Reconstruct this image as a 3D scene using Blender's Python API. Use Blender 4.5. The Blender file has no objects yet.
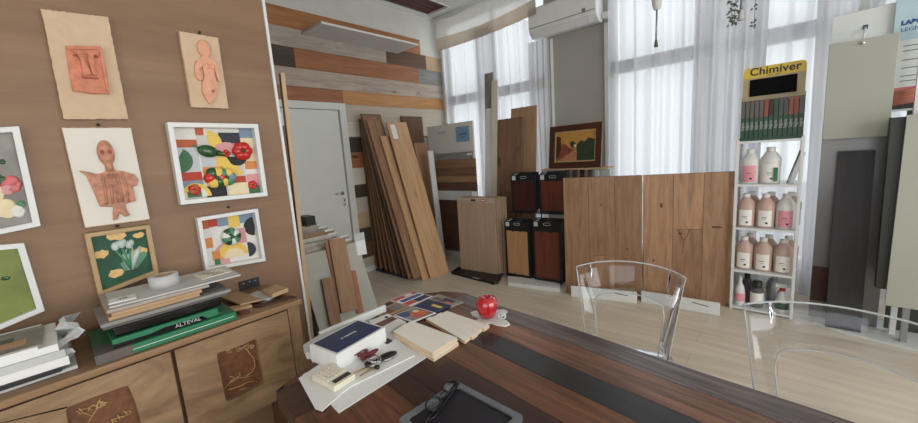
import bpy, bmesh, math, random
from math import sin, cos, pi, radians
from mathutils import Vector, Matrix
from mathutils.geometry import tessellate_polygon
random.seed(7)
S = bpy.context.scene
COL = S.collection
V = Vector

# ---------------------------------------------------------------- camera
F = 370.8
H = 1.5
yaw, pitch, roll = radians(42.1), radians(8.686), radians(4.039)
fw = V((-sin(yaw)*cos(pitch), cos(yaw)*cos(pitch), -sin(pitch)))
r0 = V((cos(yaw), sin(yaw), 0)); d0 = fw.cross(r0)
rt = r0*cos(roll) + d0*sin(roll); dn = -r0*sin(roll) + d0*cos(roll)
EYE = V((0, 0, H))
cam = bpy.data.cameras.new('camera'); cam.sensor_width = 36; cam.lens = F/918*36
cam.clip_start = 0.05
co = bpy.data.objects.new('camera', cam); COL.objects.link(co)
m = Matrix((rt, -dn, -fw)).transposed().to_4x4(); m.translation = EYE
co.matrix_world = m
S.camera = co

def on(x, y, P, n):          # where the sight line of a photo point meets a plane of the room
    v = rt*((x-459)/F) + dn*((y-211.5)/F) + fw
    P = V(P); n = V(n)
    return EYE + v*((P-EYE).dot(n)/v.dot(n))
def onx(x, y, X): return on(x, y, (X, 0, 0), (1, 0, 0))
def ony(x, y, Y): return on(x, y, (0, Y, 0), (0, 1, 0))
def onz(x, y, z=0.): return on(x, y, (0, 0, z), (0, 0, 1))

# ---------------------------------------------------------------- materials
MATS = {}
def lin(c):
    return tuple(((v/255)/12.92 if v/255 <= .04045 else ((v/255+.055)/1.055)**2.4) for v in c) + (1,)
def base(name):
    m = bpy.data.materials.new(name); m.use_nodes = True
    nt = m.node_tree; b = nt.nodes['Principled BSDF']
    MATS[name] = m
    return m, nt, b
def plain(name, c, rough=.6, metal=0, var=.08, spec=.5, scale=6, coat=0, bump=0):
    m, nt, b = base(name)
    b.inputs['Roughness'].default_value = rough; b.inputs['Metallic'].default_value = metal
    b.inputs['Specular IOR Level'].default_value = spec
    if coat: b.inputs['Coat Weight'].default_value = coat; b.inputs['Coat Roughness'].default_value = .08
    tc = nt.nodes.new('ShaderNodeTexCoord'); n = nt.nodes.new('ShaderNodeTexNoise')
    n.inputs['Scale'].default_value = scale; n.inputs['Detail'].default_value = 4
    nt.links.new(tc.outputs['Object'], n.inputs['Vector'])
    r = nt.nodes.new('ShaderNodeValToRGB'); l = lin(c)
    r.color_ramp.elements[0].position = .3; r.color_ramp.elements[1].position = .7
    r.color_ramp.elements[0].color = tuple(x*(1-var) for x in l[:3])+(1,)
    r.color_ramp.elements[1].color = tuple(min(1, x*(1+var)) for x in l[:3])+(1,)
    nt.links.new(n.outputs['Fac'], r.inputs['Fac']); nt.links.new(r.outputs['Color'], b.inputs['Base Color'])
    if bump:
        bp = nt.nodes.new('ShaderNodeBump'); bp.inputs['Strength'].default_value = bump
        bp.inputs['Distance'].default_value = .01
        nt.links.new(n.outputs['Fac'], bp.inputs['Height']); nt.links.new(bp.outputs['Normal'], b.inputs['Normal'])
    return name
def wood(name, c1, c2, rough=.55, su=2.2, sv=28, knots=0, spec=.4, contrast=1., dist=1.2):
    m, nt, b = base(name)
    b.inputs['Roughness'].default_value = rough; b.inputs['Specular IOR Level'].default_value = spec
    uv = nt.nodes.new('ShaderNodeUVMap'); uv.uv_map = 'UVMap'
    mp = nt.nodes.new('ShaderNodeMapping'); mp.inputs['Scale'].default_value = (su, sv, 1)
    nt.links.new(uv.outputs['UV'], mp.inputs['Vector'])
    n = nt.nodes.new('ShaderNodeTexNoise'); n.inputs['Scale'].default_value = 1
    n.inputs['Detail'].default_value = 7; n.inputs['Roughness'].default_value = .62; n.inputs['Distortion'].default_value = dist
    nt.links.new(mp.outputs['Vector'], n.inputs['Vector'])
    r = nt.nodes.new('ShaderNodeValToRGB'); a, z = lin(c1), lin(c2)
    r.color_ramp.elements[0].position = .5-.18/contrast; r.color_ramp.elements[1].position = .5+.2/contrast
    r.color_ramp.elements[0].color = z; r.color_ramp.elements[1].color = a
    nt.links.new(n.outputs['Fac'], r.inputs['Fac'])
    out = r.outputs['Color']
    if knots:
        mp2 = nt.nodes.new('ShaderNodeMapping'); mp2.inputs['Scale'].default_value = (knots, knots*2.2, 1)
        nt.links.new(uv.outputs['UV'], mp2.inputs['Vector'])
        vo = nt.nodes.new('ShaderNodeTexVoronoi'); vo.inputs['Scale'].default_value = 1
        nt.links.new(mp2.outputs['Vector'], vo.inputs['Vector'])
        r2 = nt.nodes.new('ShaderNodeValToRGB')
        r2.color_ramp.elements[0].position = .05; r2.color_ramp.elements[0].color = (.22, .15, .1, 1)
        r2.color_ramp.elements[1].position = .16; r2.color_ramp.elements[1].color = (1, 1, 1, 1)
        nt.links.new(vo.outputs['Distance'], r2.inputs['Fac'])
        mx = nt.nodes.new('ShaderNodeMix'); mx.data_type = 'RGBA'; mx.blend_type = 'MULTIPLY'
        mx.inputs['Factor'].default_value = 1
        nt.links.new(out, mx.inputs[6]); nt.links.new(r2.outputs['Color'], mx.inputs[7]); out = mx.outputs[2]
    nt.links.new(out, b.inputs['Base Color'])
    bp = nt.nodes.new('ShaderNodeBump'); bp.inputs['Strength'].default_value = .12; bp.inputs['Distance'].default_value = .004
    nt.links.new(n.outputs['Fac'], bp.inputs['Height']); nt.links.new(bp.outputs['Normal'], b.inputs['Normal'])
    return name
def sheer(name, c, transp, trans=.6):
    m, nt, b = base(name); nt.nodes.remove(b)
    out = nt.nodes['Material Output']
    df = nt.nodes.new('ShaderNodeBsdfDiffuse'); tl = nt.nodes.new('ShaderNodeBsdfTranslucent'); tp = nt.nodes.new('ShaderNodeBsdfTransparent')
    for q in (df, tl): q.inputs['Color'].default_value = lin(c)
    m1 = nt.nodes.new('ShaderNodeMixShader'); m1.inputs[0].default_value = trans
    nt.links.new(df.outputs[0], m1.inputs[1]); nt.links.new(tl.outputs[0], m1.inputs[2])
    m2 = nt.nodes.new('ShaderNodeMixShader'); m2.inputs[0].default_value = transp
    # cloth woven thread by thread: denser where seen at a slant
    lw = nt.nodes.new('ShaderNodeLayerWeight'); lw.inputs['Blend'].default_value = .5
    mt = nt.nodes.new('ShaderNodeMath'); mt.operation = 'MULTIPLY_ADD'
    mt.inputs[1].default_value = -transp; mt.inputs[2].default_value = transp
    nt.links.new(lw.outputs['Facing'], mt.inputs[0]); nt.links.new(mt.outputs[0], m2.inputs[0])
    nt.links.new(m1.outputs[0], m2.inputs[1]); nt.links.new(tp.outputs[0], m2.inputs[2])
    nt.links.new(m2.outputs[0], out.inputs[0])
    return name
def clear(name, tint, fres=1.5, haze=0., rough=.03):
    m, nt, b = base(name); nt.nodes.remove(b)
    out = nt.nodes['Material Output']
    tp = nt.nodes.new('ShaderNodeBsdfTransparent'); tp.inputs['Color'].default_value = lin(tint)
    gl = nt.nodes.new('ShaderNodeBsdfGlossy'); gl.inputs['Roughness'].default_value = rough
    gl.inputs['Color'].default_value = (.95, .96, 1, 1)
    fr = nt.nodes.new('ShaderNodeFresnel'); fr.inputs['IOR'].default_value = fres
    mx = nt.nodes.new('ShaderNodeMixShader')
    nt.links.new(fr.outputs[0], mx.inputs[0]); nt.links.new(tp.outputs[0], mx.inputs[1]); nt.links.new(gl.outputs[0], mx.inputs[2])
    last = mx
    if haze:
        df = nt.nodes.new('ShaderNodeBsdfDiffuse'); df.inputs['Color'].default_value = (.85, .87, .88, 1)
        m2 = nt.nodes.new('ShaderNodeMixShader'); m2.inputs[0].default_value = haze
        nt.links.new(mx.outputs[0], m2.inputs[1]); nt.links.new(df.outputs[0], m2.inputs[2]); last = m2
    nt.links.new(last.outputs[0], out.inputs[0])
    return name

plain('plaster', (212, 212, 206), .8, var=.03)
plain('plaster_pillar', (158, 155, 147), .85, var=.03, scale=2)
plain('ceiling_white', (206, 206, 202), .85, var=.03)
wood('slat_brown', (96, 50, 38), (66, 32, 26), .5)
plain('white_paint', (214, 216, 214), .45, var=.02)
plain('door_white', (216, 218, 214), .5, var=.02)
plain('white_metal', (212, 214, 214), .4, var=.02)
plain('grey_metal', (150, 152, 154), .35, .6, var=.04)
plain('chrome', (210, 212, 215), .15, 1, var=.02)
plain('black_plastic', (24, 24, 26), .4, var=.1)
plain('screen_black', (8, 8, 9), .7, spec=.1)
plain('black_gloss', (12, 12, 14), .15, var=.1)
plain('dark_gap', (30, 22, 18), .8, var=.1)
plain('paper_white', (226, 227, 226), .7, var=.02)
plain('paper_warm', (224, 218, 204), .65, var=.03)
plain('paper_grey', (190, 192, 190), .7, var=.05)
wood('veneer', (143, 113, 87), (121, 93, 69), .5, .5, 5, contrast=.8)
wood('cab_wood', (164, 135, 104), (112, 87, 64), .42, 2.5, 7, contrast=.9, dist=2)
wood('cab_top', (152, 120, 88), (122, 94, 68), .4, 1.5, 16)
plain('carved', (112, 70, 44), .5, var=.22, scale=40, bump=.3)
plain('carve_line', (176, 142, 96), .45, var=.15)
wood('carcass', (104, 70, 46), (80, 54, 38), .5)
# planks of the shop
wood('oak_orange', (184, 130, 84), (156, 104, 64), .5, 1.5, 20)
wood('oak_red', (172, 118, 82), (136, 88, 60), .5, 1.5, 18, knots=2.4)
wood('oak_honey', (198, 148, 98), (172, 122, 76), .5, 1.5, 18)
wood('grey_ash', (186, 176, 166), (152, 142, 133), .6, 2, 22)
wood('grey_ash_light', (192, 178, 164), (156, 142, 130), .6, 2, 20, knots=2)
wood('blue_grey', (146, 146, 142), (122, 120, 116), .6, 2, 20)
wood('dark_brown', (112, 84, 68), (86, 62, 50), .55, 1.5, 20)
wood('smoke', (82, 72, 60), (60, 52, 44), .6, 1.5, 20)
wood('pale_tan', (196, 168, 134), (178, 150, 116), .55, 1.5, 20)
wood('greige', (192, 184, 168), (176, 166, 150), .6, 1.5, 20)
wood('bundle_a', (160, 124, 96), (124, 92, 68), .55, 1.8, 26)
wood('bundle_b', (156, 120, 94), (120, 90, 68), .55, 1.8, 26)
wood('bundle_c', (172, 138, 106), (140, 108, 82), .55, 1.8, 26)
wood('natural_oak', (206, 168, 128), (178, 140, 104), .5, 1.4, 20, knots=1.5)
wood('walnut', (138, 106, 82), (102, 76, 58), .5, 1.5, 20, knots=1.8)
wood('knotty', (160, 124, 93), (122, 90, 65), .5, 1.3, 13, contrast=.95, dist=2.2)
wood('knotty2', (154, 117, 86), (118, 86, 62), .5, 1.3, 13, contrast=.95, dist=2.2)
wood('knotty3', (170, 132, 99), (130, 96, 70), .5, 1.3, 13, contrast=.95, dist=2.2)
wood('red_brown', (116, 60, 46), (84, 42, 32), .4, 1.5, 24)
wood('maroon', (72, 34, 28), (50, 24, 22), .4, 1.5, 24)
wood('cherry', (120, 64, 48), (92, 46, 36), .4, 1.5, 24)
wood('sand_oak', (180, 154, 130), (164, 138, 115), .5, 1.4, 16)
plain('cream_board', (238, 234, 224), .5, var=.02)
wood('rack_oak', (184, 140, 100), (160, 118, 82), .45, 1.5, 18)
wood('white_wash', (214, 208, 196), (196, 190, 178), .55, 1.4, 16)
plain('knot', (78, 54, 40), .7)
plain('board_edge', (214, 192, 160), .7)
plain('panel_grey', (170, 168, 158), .6, var=.05)
plain('panel_beige', (158, 160, 148), .5, var=.02, scale=3)
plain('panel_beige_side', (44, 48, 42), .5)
wood('slate_board', (52, 51, 54), (40, 39, 42), .5, 2, 30)
plain('mirror_grey', (112, 112, 112), .3, .4, var=.04)
# table
wood('tb_grey', (112, 98, 94), (66, 56, 54), .3, 1.8, 22, contrast=1.3, dist=2)
wood('tb_red', (140, 98, 73), (76, 50, 38), .32, 1.5, 20, contrast=1.2, dist=2)
wood('tb_red2', (122, 80, 56), (76, 48, 34), .32, 1.5, 20, contrast=1.2, dist=2)
wood('tb_black', (44, 42, 44), (32, 30, 32), .3, 1.5, 24)
wood('tb_brown', (70, 46, 38), (50, 33, 28), .3, 1.5, 22)
wood('tb_navy', (36, 34, 42), (26, 24, 30), .3, 1.5, 22)
wood('tb_end', (98, 62, 42), (70, 44, 30), .35, 1.5, 18)
# curtains etc
sheer('curtain', (224, 225, 230), .42, .66)
sheer('curtain_dense', (206, 206, 210), .08, .5)
sheer('valance_upper', (205, 203, 198), .25, .4)
sheer('valance_band', (176, 162, 146), .05, .4)
clear('acrylic', (250, 251, 252), 1.35)
clear('acrylic_lit_edge', (235, 238, 240), 1.5, haze=.45)  # whitish haze paints in the bright light along clear chair edges
clear('tray_rim', (180, 190, 200), 1.5, haze=.14, rough=.15)
clear('wrapper', (200, 200, 196), 1.4, haze=.5)
clear('window_glass', (250, 252, 252), 1.3)
clear('tape_clear', (225, 218, 200), 1.4, haze=.55)
# art
plain('clay_board', (198, 172, 144), .8, var=.05, scale=25, bump=.2)
plain('terracotta', (196, 124, 96), .7, var=.22, scale=30, bump=.3)
plain('terracotta_dark', (150, 76, 52), .7, var=.1)
plain('peach_clay', (214, 156, 128), .65, var=.1, scale=30, bump=.2)
plain('brown_clay', (182, 128, 102), .6, var=.3, scale=45, bump=.3)
plain('chalk', (216, 212, 202), .8, var=.02)
plain('gilt', (172, 144, 102), .5, var=.12, scale=20)
plain('gold_leaf', (214, 176, 110), .45, var=.12, scale=60)
plain('emerald', (20, 76, 52), .6, var=.4, scale=18)
plain('tulip', (176, 190, 184), .35, var=.15, scale=30)
plain('stem_green', (70, 130, 96), .4, var=.2)
plain('lime_picture', (118, 130, 58), .5, var=.25, scale=9)
plain('photo_grey', (132, 128, 122), .5, var=.3, scale=10)
for k, c in dict(p_white=(216, 214, 208), p_red=(176, 62, 48), p_rust=(178, 92, 58), p_yellow=(222, 190, 92), p_navy=(48, 50, 62), p_pink=(206, 148, 150), p_green=(64, 108, 74), p_blue=(120, 140, 160), p_orange=(206, 134, 70), p_cream=(222, 206, 170), p_black=(34, 34, 38), p_tile=(198, 194, 186), p_tile2=(188, 192, 196)).items():
    plain(k, c, .7, var=.03)
plain('veg_green', (38, 78, 42), .2, var=.2)
plain('veg_red', (190, 40, 30), .2, var=.1)
plain('apple_red', (178, 18, 30), .08, var=.05, coat=1)
plain('leaf_dry', (88, 92, 78), .8, var=.2)
# print colours
plain('navy', (38, 52, 88), .35, var=.05)
plain('print_blue', (70, 92, 140), .35, var=.2, scale=30)
plain('print_orange', (206, 110, 70), .35, var=.25, scale=30)
plain('print_rose', (190, 90, 90), .35, var=.2, scale=40)
plain('print_brown', (110, 82, 70), .4, var=.15)
plain('text_dark', (52, 52, 56), .6)
plain('text_blue', (34, 72, 128), .6)
plain('poster_blue', (168, 192, 200), .4, var=.05)
plain('poster_white', (206, 210, 208), .4, var=.03)
plain('label_blue', (120, 156, 184), .45, var=.04)
plain('skin', (196, 130, 108), .5, var=.15, scale=20)
plain('stand_white', (212, 209, 202), .5, var=.02)
plain('sign_yellow', (216, 186, 60), .4, var=.04)
plain('sign_tan', (178, 162, 128), .5, var=.08)
plain('green_print', (30, 112, 76), .4, var=.1)
plain('box_grey', (92, 86, 80), .6, var=.1)
plain('green_dark', (28, 72, 48), .4, var=.15)
plain('card', (178, 146, 112), .75, var=.06)
plain('cream_plastic', (224, 219, 200), .4, var=.03)
plain('burgundy', (104, 26, 40), .35, var=.1)
plain('brass', (196, 164, 96), .25, .9)
plain('jug_white', (214, 214, 210), .35, var=.03)
plain('jug_pink', (190, 162, 150), .35, var=.06)
plain('jug_label', (232, 230, 224), .5, var=.03)
plain('label_pink', (220, 150, 160), .5, var=.15, scale=60)
plain('swatch_grey', (98, 92, 86), .5, var=.08)
plain('swatch_brick', (146, 76, 60), .5, var=.08)
plain('pavement', (150, 150, 148), .9)
plain('grey_dark', (86, 84, 84), .6, var=.08)
plain('vent_grey', (120, 120, 118), .5)
plain('paint_sky', (178, 130, 62), .45, var=.15, scale=25)
plain('paint_rock', (128, 66, 52), .45, var=.3, scale=25)
plain('paint_tree', (44, 58, 38), .45, var=.35, scale=30)
plain('paint_path', (170, 112, 80), .45, var=.25, scale=30)
wood('frame_dark', (86, 50, 32), (58, 32, 22), .35, 3, 40)

def floor_mat():
    m, nt, b = base('floor_laminate')
    tc = nt.nodes.new('ShaderNodeTexCoord')
    br = nt.nodes.new('ShaderNodeTexBrick'); br.offset = .37; br.squash = 1
    br.inputs['Scale'].default_value = 1; br.inputs['Brick Width'].default_value = 1.25; br.inputs['Row Height'].default_value = .19
    br.inputs['Mortar Size'].default_value = .0016; br.inputs['Mortar Smooth'].default_value = .2
    br.inputs['Color1'].default_value = lin((218, 207, 190)); br.inputs['Color2'].default_value = lin((210, 199, 182))
    br.inputs['Mortar'].default_value = lin((186, 172, 150))
    nt.links.new(tc.outputs['Object'], br.inputs['Vector'])
    mp = nt.nodes.new('ShaderNodeMapping'); mp.inputs['Scale'].default_value = (1.6, 16, 1)
    nt.links.new(tc.outputs['Object'], mp.inputs['Vector'])
    n = nt.nodes.new('ShaderNodeTexNoise'); n.inputs['Scale'].default_value = 1; n.inputs['Detail'].default_value = 6
    nt.links.new(mp.outputs['Vector'], n.inputs['Vector'])
    r = nt.nodes.new('ShaderNodeValToRGB')
    r.color_ramp.elements[0].position = .3; r.color_ramp.elements[0].color = (.86, .85, .83, 1)
    r.color_ramp.elements[1].position = .7; r.color_ramp.elements[1].color = (1.04, 1.04, 1.04, 1)
    nt.links.new(n.outputs['Fac'], r.inputs['Fac'])
    mx = nt.nodes.new('ShaderNodeMix'); mx.data_type = 'RGBA'; mx.blend_type = 'MULTIPLY'; mx.inputs['Factor'].default_value = 1
    nt.links.new(br.outputs['Color'], mx.inputs[6]); nt.links.new(r.outputs['Color'], mx.inputs[7])
    nt.links.new(mx.outputs[2], b.inputs['Base Color'])
    b.inputs['Roughness'].default_value = .38
    return m
floor_mat()

# ---------------------------------------------------------------- mesh builder
class MB:
    def __init__(s): s.v = []; s.f = []; s.m = []; s.uv = []; s.sm = []
    def face(s, idx, mat, uvs, smooth=False):
        s.f.append(idx); s.m.append(mat); s.uv.append(uvs); s.sm.append(smooth)
    def obox(s, c, ax, ay, az, sx, sy, sz, mat, faces=None):
        # box centred at c along unit axes; grain runs along its longest side
        c = V(c); n0 = len(s.v); L = [sx, sy, sz]; A = [V(ax), V(ay), V(az)]
        k = L.index(max(L)); o = [i for i in range(3) if i != k]; ou, ov = random.random()*9, random.random()*9
        uvv = []
        for i in (-1, 1):
            for j in (-1, 1):
                for l in (-1, 1):
                    q = (i*sx/2, j*sy/2, l*sz/2)
                    s.v.append(c + A[0]*q[0] + A[1]*q[1] + A[2]*q[2]); uvv.append((q[k]+ou, q[o[0]]+q[o[1]]+ov))
        for j, fc in enumerate(((0, 1, 3, 2), (4, 6, 7, 5), (0, 4, 5, 1), (2, 3, 7, 6), (0, 2, 6, 4), (1, 5, 7, 3))):
            mm = faces.get(j, mat) if faces else mat
            s.face([n0+i for i in fc], mm, [uvv[i] for i in fc])
    def box(s, x0, x1, y0, y1, z0, z1, mat, faces=None):
        s.obox(((x0+x1)/2, (y0+y1)/2, (z0+z1)/2), (1, 0, 0), (0, 1, 0), (0, 0, 1), abs(x1-x0), abs(y1-y0), abs(z1-z0), mat, faces)
    def slab(s, b0, b1, t0, thick, mat, back=None, faces=None):
        # board from bottom-left, bottom-right and top-left corners of its front face; thickness goes to the back
        b0, b1, t0 = V(b0), V(b1), V(t0)
        ax = (b1-b0).normalized(); up = t0-b0; az = (up-ax*up.dot(ax)); h = az.length; az.normalize()
        ay = az.cross(ax)
        if back is not None and ay.dot(V(back)) < 0: ay = -ay
        w = (b1-b0).length
        s.obox(b0+ax*w/2+az*h/2+ay*thick/2, ax, ay, az, w, thick, h, mat, faces)
        return ax, ay, az, w, h
    def prism(s, pts, d, mat, holes=(), side=None, smooth=False):
        # planar polygon (3D points) pushed along vector d
        pts = [V(p) for p in pts]; d = V(d); loops = [pts]+[[V(p) for p in h] for h in holes]
        allp = [p for l in loops for p in l]
        e0 = max(((pts[(i+1) % len(pts)]-pts[i]) for i in range(len(pts))), key=lambda e: e.length).normalized()
        nn = d.normalized(); e1 = nn.cross(e0); ou, ov = random.random()*9, random.random()*9
        U = [(p.dot(e0)+ou, p.dot(e1)+ov) for p in allp]
        n0 = len(s.v); N = len(allp)
        s.v += allp; s.v += [p+d for p in allp]
        # project to 2d for tessellation
        L2 = [[V((p.dot(e0), p.dot(e1), 0)) for p in l] for l in loops]
        for t in tessellate_polygon(L2):
            s.face([n0+i for i in t], mat, [U[i] for i in t]); s.face([n0+N+i for i in reversed(t)], mat, [U[i] for i in reversed(t)])
        k = 0
        for l in loops:
            n = len(l)
            for i in range(n):
                a, b = k+i, k+(i+1) % n
                s.face([n0+a, n0+b, n0+N+b, n0+N+a], side or mat, [U[a], U[b], (U[b][0], U[b][1]+d.length), (U[a][0], U[a][1]+d.length)], smooth)
            k += n
    def tube(s, pts, r, mat, n=8, caps=True, flat=None):
        pts = [V(p) for p in pts]; rs = r if isinstance(r, (list, tuple)) else [r]*len(pts)
        n0 = len(s.v); P = len(pts); u = None
        for i, p in enumerate(pts):
            t = (pts[min(i+1, P-1)]-pts[max(i-1, 0)]).normalized()
            if u is None: u = t.cross(V((0, 0, 1)) if abs(t.z) < .9 else V((1, 0, 0))).normalized()
            u = (u-t*u.dot(t)).normalized(); w = t.cross(u)
            for k in range(n):
                a = 2*pi*k/n; s.v.append(p+(u*cos(a)+w*sin(a)*(flat or 1))*rs[i])
        for i in range(P-1):
            for k in range(n):
                a, b = n0+i*n+k, n0+i*n+(k+1) % n
                s.face([a, b, b+n, a+n], mat, [(i*.05, k*.01), (i*.05, k*.01+.01), (i*.05+.05, k*.01+.01), (i*.05+.05, k*.01)], True)
        if caps:
            s.face([n0+k for k in reversed(range(n))], mat, [(0, 0)]*n); s.face([n0+(P-1)*n+k for k in range(n)], mat, [(0, 0)]*n)
    def lathe(s, c, prof, mat, n=20, sx=1, sy=1, axis=None, rot=0, bands=None):
        # prof: list of (radius, height); axis: (ux,uy,uz) frame
        c = V(c); X, Y, Z = axis or (V((1, 0, 0)), V((0, 1, 0)), V((0, 0, 1)))
        n0 = len(s.v)
        for r, h in prof:
            for k in range(n):
                a = 2*pi*k/n+rot; s.v.append(c+X*(r*cos(a)*sx)+Y*(r*sin(a)*sy)+Z*h)
        for i in range(len(prof)-1):
            mm = bands[i] if bands else mat
            for k in range(n):
                a, b = n0+i*n+k, n0+i*n+(k+1) % n
                s.face([a, b, b+n, a+n], mm, [(k*.02, i*.02)]*4, True)
    def ball(s, c, rx, ry, rz, mat, n=16, axis=None):
        pr = [(max(1e-4, sin(pi*i/10)), -cos(pi*i/10)) for i in range(11)]
        X, Y, Z = axis or (V((1, 0, 0)), V((0, 1, 0)), V((0, 0, 1)))
        s.lathe(c, pr, mat, n, axis=(X*rx, Y*ry, Z*rz))
    def text(s, body, size, c, ax, ay, mat, extr=.0006, align='CENTER', bold=0):
        cu = bpy.data.curves.new('t', 'FONT'); cu.body = body; cu.size = size; cu.align_x = align; cu.align_y = 'CENTER'
        cu.offset = bold; cu.space_character = 1.0+bold*20
        o = bpy.data.objects.new('t', cu); COL.objects.link(o)
        bpy.context.view_layer.update()
        me = bpy.data.meshes.new_from_object(o.evaluated_get(bpy.context.evaluated_depsgraph_get()))
        ax = V(ax).normalized(); ay = V(ay).normalized(); az = ax.cross(ay); n0 = len(s.v); c = V(c)
        for v in me.vertices: s.v.append(c+ax*v.co.x+ay*v.co.y+az*extr)
        for p in me.polygons: s.face([n0+i for i in p.vertices], mat, [(0, 0)]*len(p.vertices))
        bpy.data.objects.remove(o); bpy.data.curves.remove(cu); bpy.data.meshes.remove(me)

def build(name, mb, parent=None, origin=None, bevel=0, recalc=True):
    if parent is not None:
        org = V(parent['_w'])
    elif origin is not None: org = V(origin)
    else:
        xs = [v.x for v in mb.v]; ys = [v.y for v in mb.v]; zs = [v.z for v in mb.v]
        org = V(((min(xs)+max(xs))/2, (min(ys)+max(ys))/2, min(zs)))
    me = bpy.data.meshes.new(name)
    me.from_pydata([tuple(v-org) for v in mb.v], [], mb.f)
    names = []
    for k in mb.m:
        if k not in names: names.append(k)
    for k in names: me.materials.append(MATS[k])
    me.polygons.foreach_set('material_index', [names.index(k) for k in mb.m])
    me.polygons.foreach_set('use_smooth', mb.sm)
    ul = me.uv_layers.new(name='UVMap')
    ul.data.foreach_set('uv', [c for f in mb.uv for q in f for c in q])
    if recalc:
        b = bmesh.new(); b.from_mesh(me); bmesh.ops.remove_doubles(b, verts=b.verts, dist=1e-5) if False else None
        bmesh.ops.recalc_face_normals(b, faces=b.faces); b.to_mesh(me); b.free()
    me.update()
    o = bpy.data.objects.new(name, me); COL.objects.link(o)
    if parent is not None:
        o.parent = parent; o.location = (0, 0, 0)
        o['_w'] = list(org)
    else:
        o.location = org; o['_w'] = list(org)
    if bevel:
        md = o.modifiers.new('bevel', 'BEVEL'); md.width = bevel; md.segments = 2; md.limit_method = 'ANGLE'
        md.harden_normals = False
    return o
def tag(o, label, cat, group=None, kind=None):
    o['label'] = label; o['category'] = cat
    if group: o['group'] = group
    if kind: o['kind'] = kind
    return o
def thing(name, label, cat, loc, group=None):
    o = bpy.data.objects.new(name, None); COL.objects.link(o); o.location = loc; o['_w'] = list(V(loc))
    o.empty_display_size = .05
    return tag(o, label, cat, group)
def struct(name, mb, **k):
    o = build(name, mb, **k); o['kind'] = 'structure'; return o
def single(name, mb, label, cat, group=None, **k):
    return tag(build(name, mb, **k), label, cat, group)
def dup(root, loc, label, group=None, rz=0):
    def cp(o, par):
        c = o.copy(); COL.objects.link(c); c.parent = par
        for ch in [q for q in allobs if q.parent == o]: cp(ch, c)
        return c
    allobs = list(COL.objects)
    c = cp(root, None); c.location = loc; c.rotation_euler = (0, 0, rz); c['label'] = label
    if group: c['group'] = group
    return c

X1, Y1, Z1 = V((1, 0, 0)), V((0, 1, 0)), V((0, 0, 1))
# ================================================================ the room
WX, WY, CZ = -4.3, 4.55, 3.63
b = MB(); b.box(WX-.2, 3.6, -2.7, WY+.25, -.12, 0, 'floor_laminate'); struct('floor', b, origin=(0, 0, 0))
# ceiling with a recess filled by brown slats
b = MB(); RX0, RX1, RY0, RY1 = WX+.0, WX+.48, 1.5, 4.33
b.box(RX1, 3.6, -2.7, WY+.25, CZ, CZ+.12, 'ceiling_white')
b.box(WX-.2, RX1, RY1, WY+.25, CZ, CZ+.12, 'ceiling_white')
b.box(WX-.2, RX1, -2.7, RY0, CZ, CZ+.12, 'ceiling_white')
b.box(WX-.2, RX1, RY0, RY1, CZ+.08, CZ+.12, 'slat_brown')
for i in range(5):
    x = RX0+.03+i*.095; b.box(x, x+.08, RY0, RY1, CZ+.03, CZ+.05, 'slat_brown')
struct('ceiling', b)
b = MB(); b.box(WX, WX+.02, RY0, RY1, CZ-.03, CZ+.03, 'white_paint'); b.box(RX1-.0, RX1+.02, RY0, RY1, CZ-.012, CZ, 'white_paint')
struct('trim_1', b)
# left wall
b = MB(); b.box(WX-.15, WX, -2.7, WY+.25, 0, CZ+.12, 'plaster'); struct('wall_left', b)
# back and right walls of the shop (out of the picture), each with a big shop window
b = MB()
b.box(WX, -1.0, -2.7, -2.5, 0, CZ, 'plaster'); b.box(2.6, 3.6, -2.7, -2.5, 0, CZ, 'plaster')
b.box(-1.0, 2.6, -2.7, -2.5, 0, .5, 'plaster'); b.box(-1.0, 2.6, -2.7, -2.5, 2.9, CZ, 'plaster'); struct('wall_back', b)
b = MB()
b.box(3.4, 3.6, -2.5, -1.2, 0, CZ, 'plaster'); b.box(3.4, 3.6, 3.2, WY+.25, 0, CZ, 'plaster')
b.box(3.4, 3.6, -1.2, 3.2, 0, .3, 'plaster'); b.box(3.4, 3.6, -1.2, 3.2, 2.9, CZ, 'plaster'); struct('wall_right', b)
# window wall: left opening, pillar, right opening
LO, LP, RP, RE = WX+.07, -2.42, -1.62, 3.0
b = MB()
b.box(WX, LO, WY, WY+.25, 0, CZ, 'plaster'); b.box(LO, LP, WY, WY+.25, 0, .25, 'plaster'); b.box(LO, LP, WY, WY+.25, 3.55, CZ, 'plaster')
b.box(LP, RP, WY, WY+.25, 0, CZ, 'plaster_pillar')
b.box(RP, RE, WY, WY+.25, 0, .25, 'plaster'); b.box(RP, RE, WY, WY+.25, 3.55, CZ, 'plaster'); b.box(RE, 3.6, WY, WY+.25, 0, CZ, 'plaster')
struct('wall_window_side', b)
b = MB(); b.box(WX, 3.4, WY-.05, WY, CZ-.07, CZ, 'white_paint'); struct('trim_2', b)
b = MB(); b.box(LP-.0, LP+.05, WY-.02, WY, 0, 2.86, 'white_paint'); b.box(RP-.05, RP, WY-.02, WY, 0, 2.86, 'white_paint')
b.box(LP+.07, LP+.1, WY-.02, WY, 0, 2.86, 'white_paint'); struct('trim_3', b)
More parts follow.
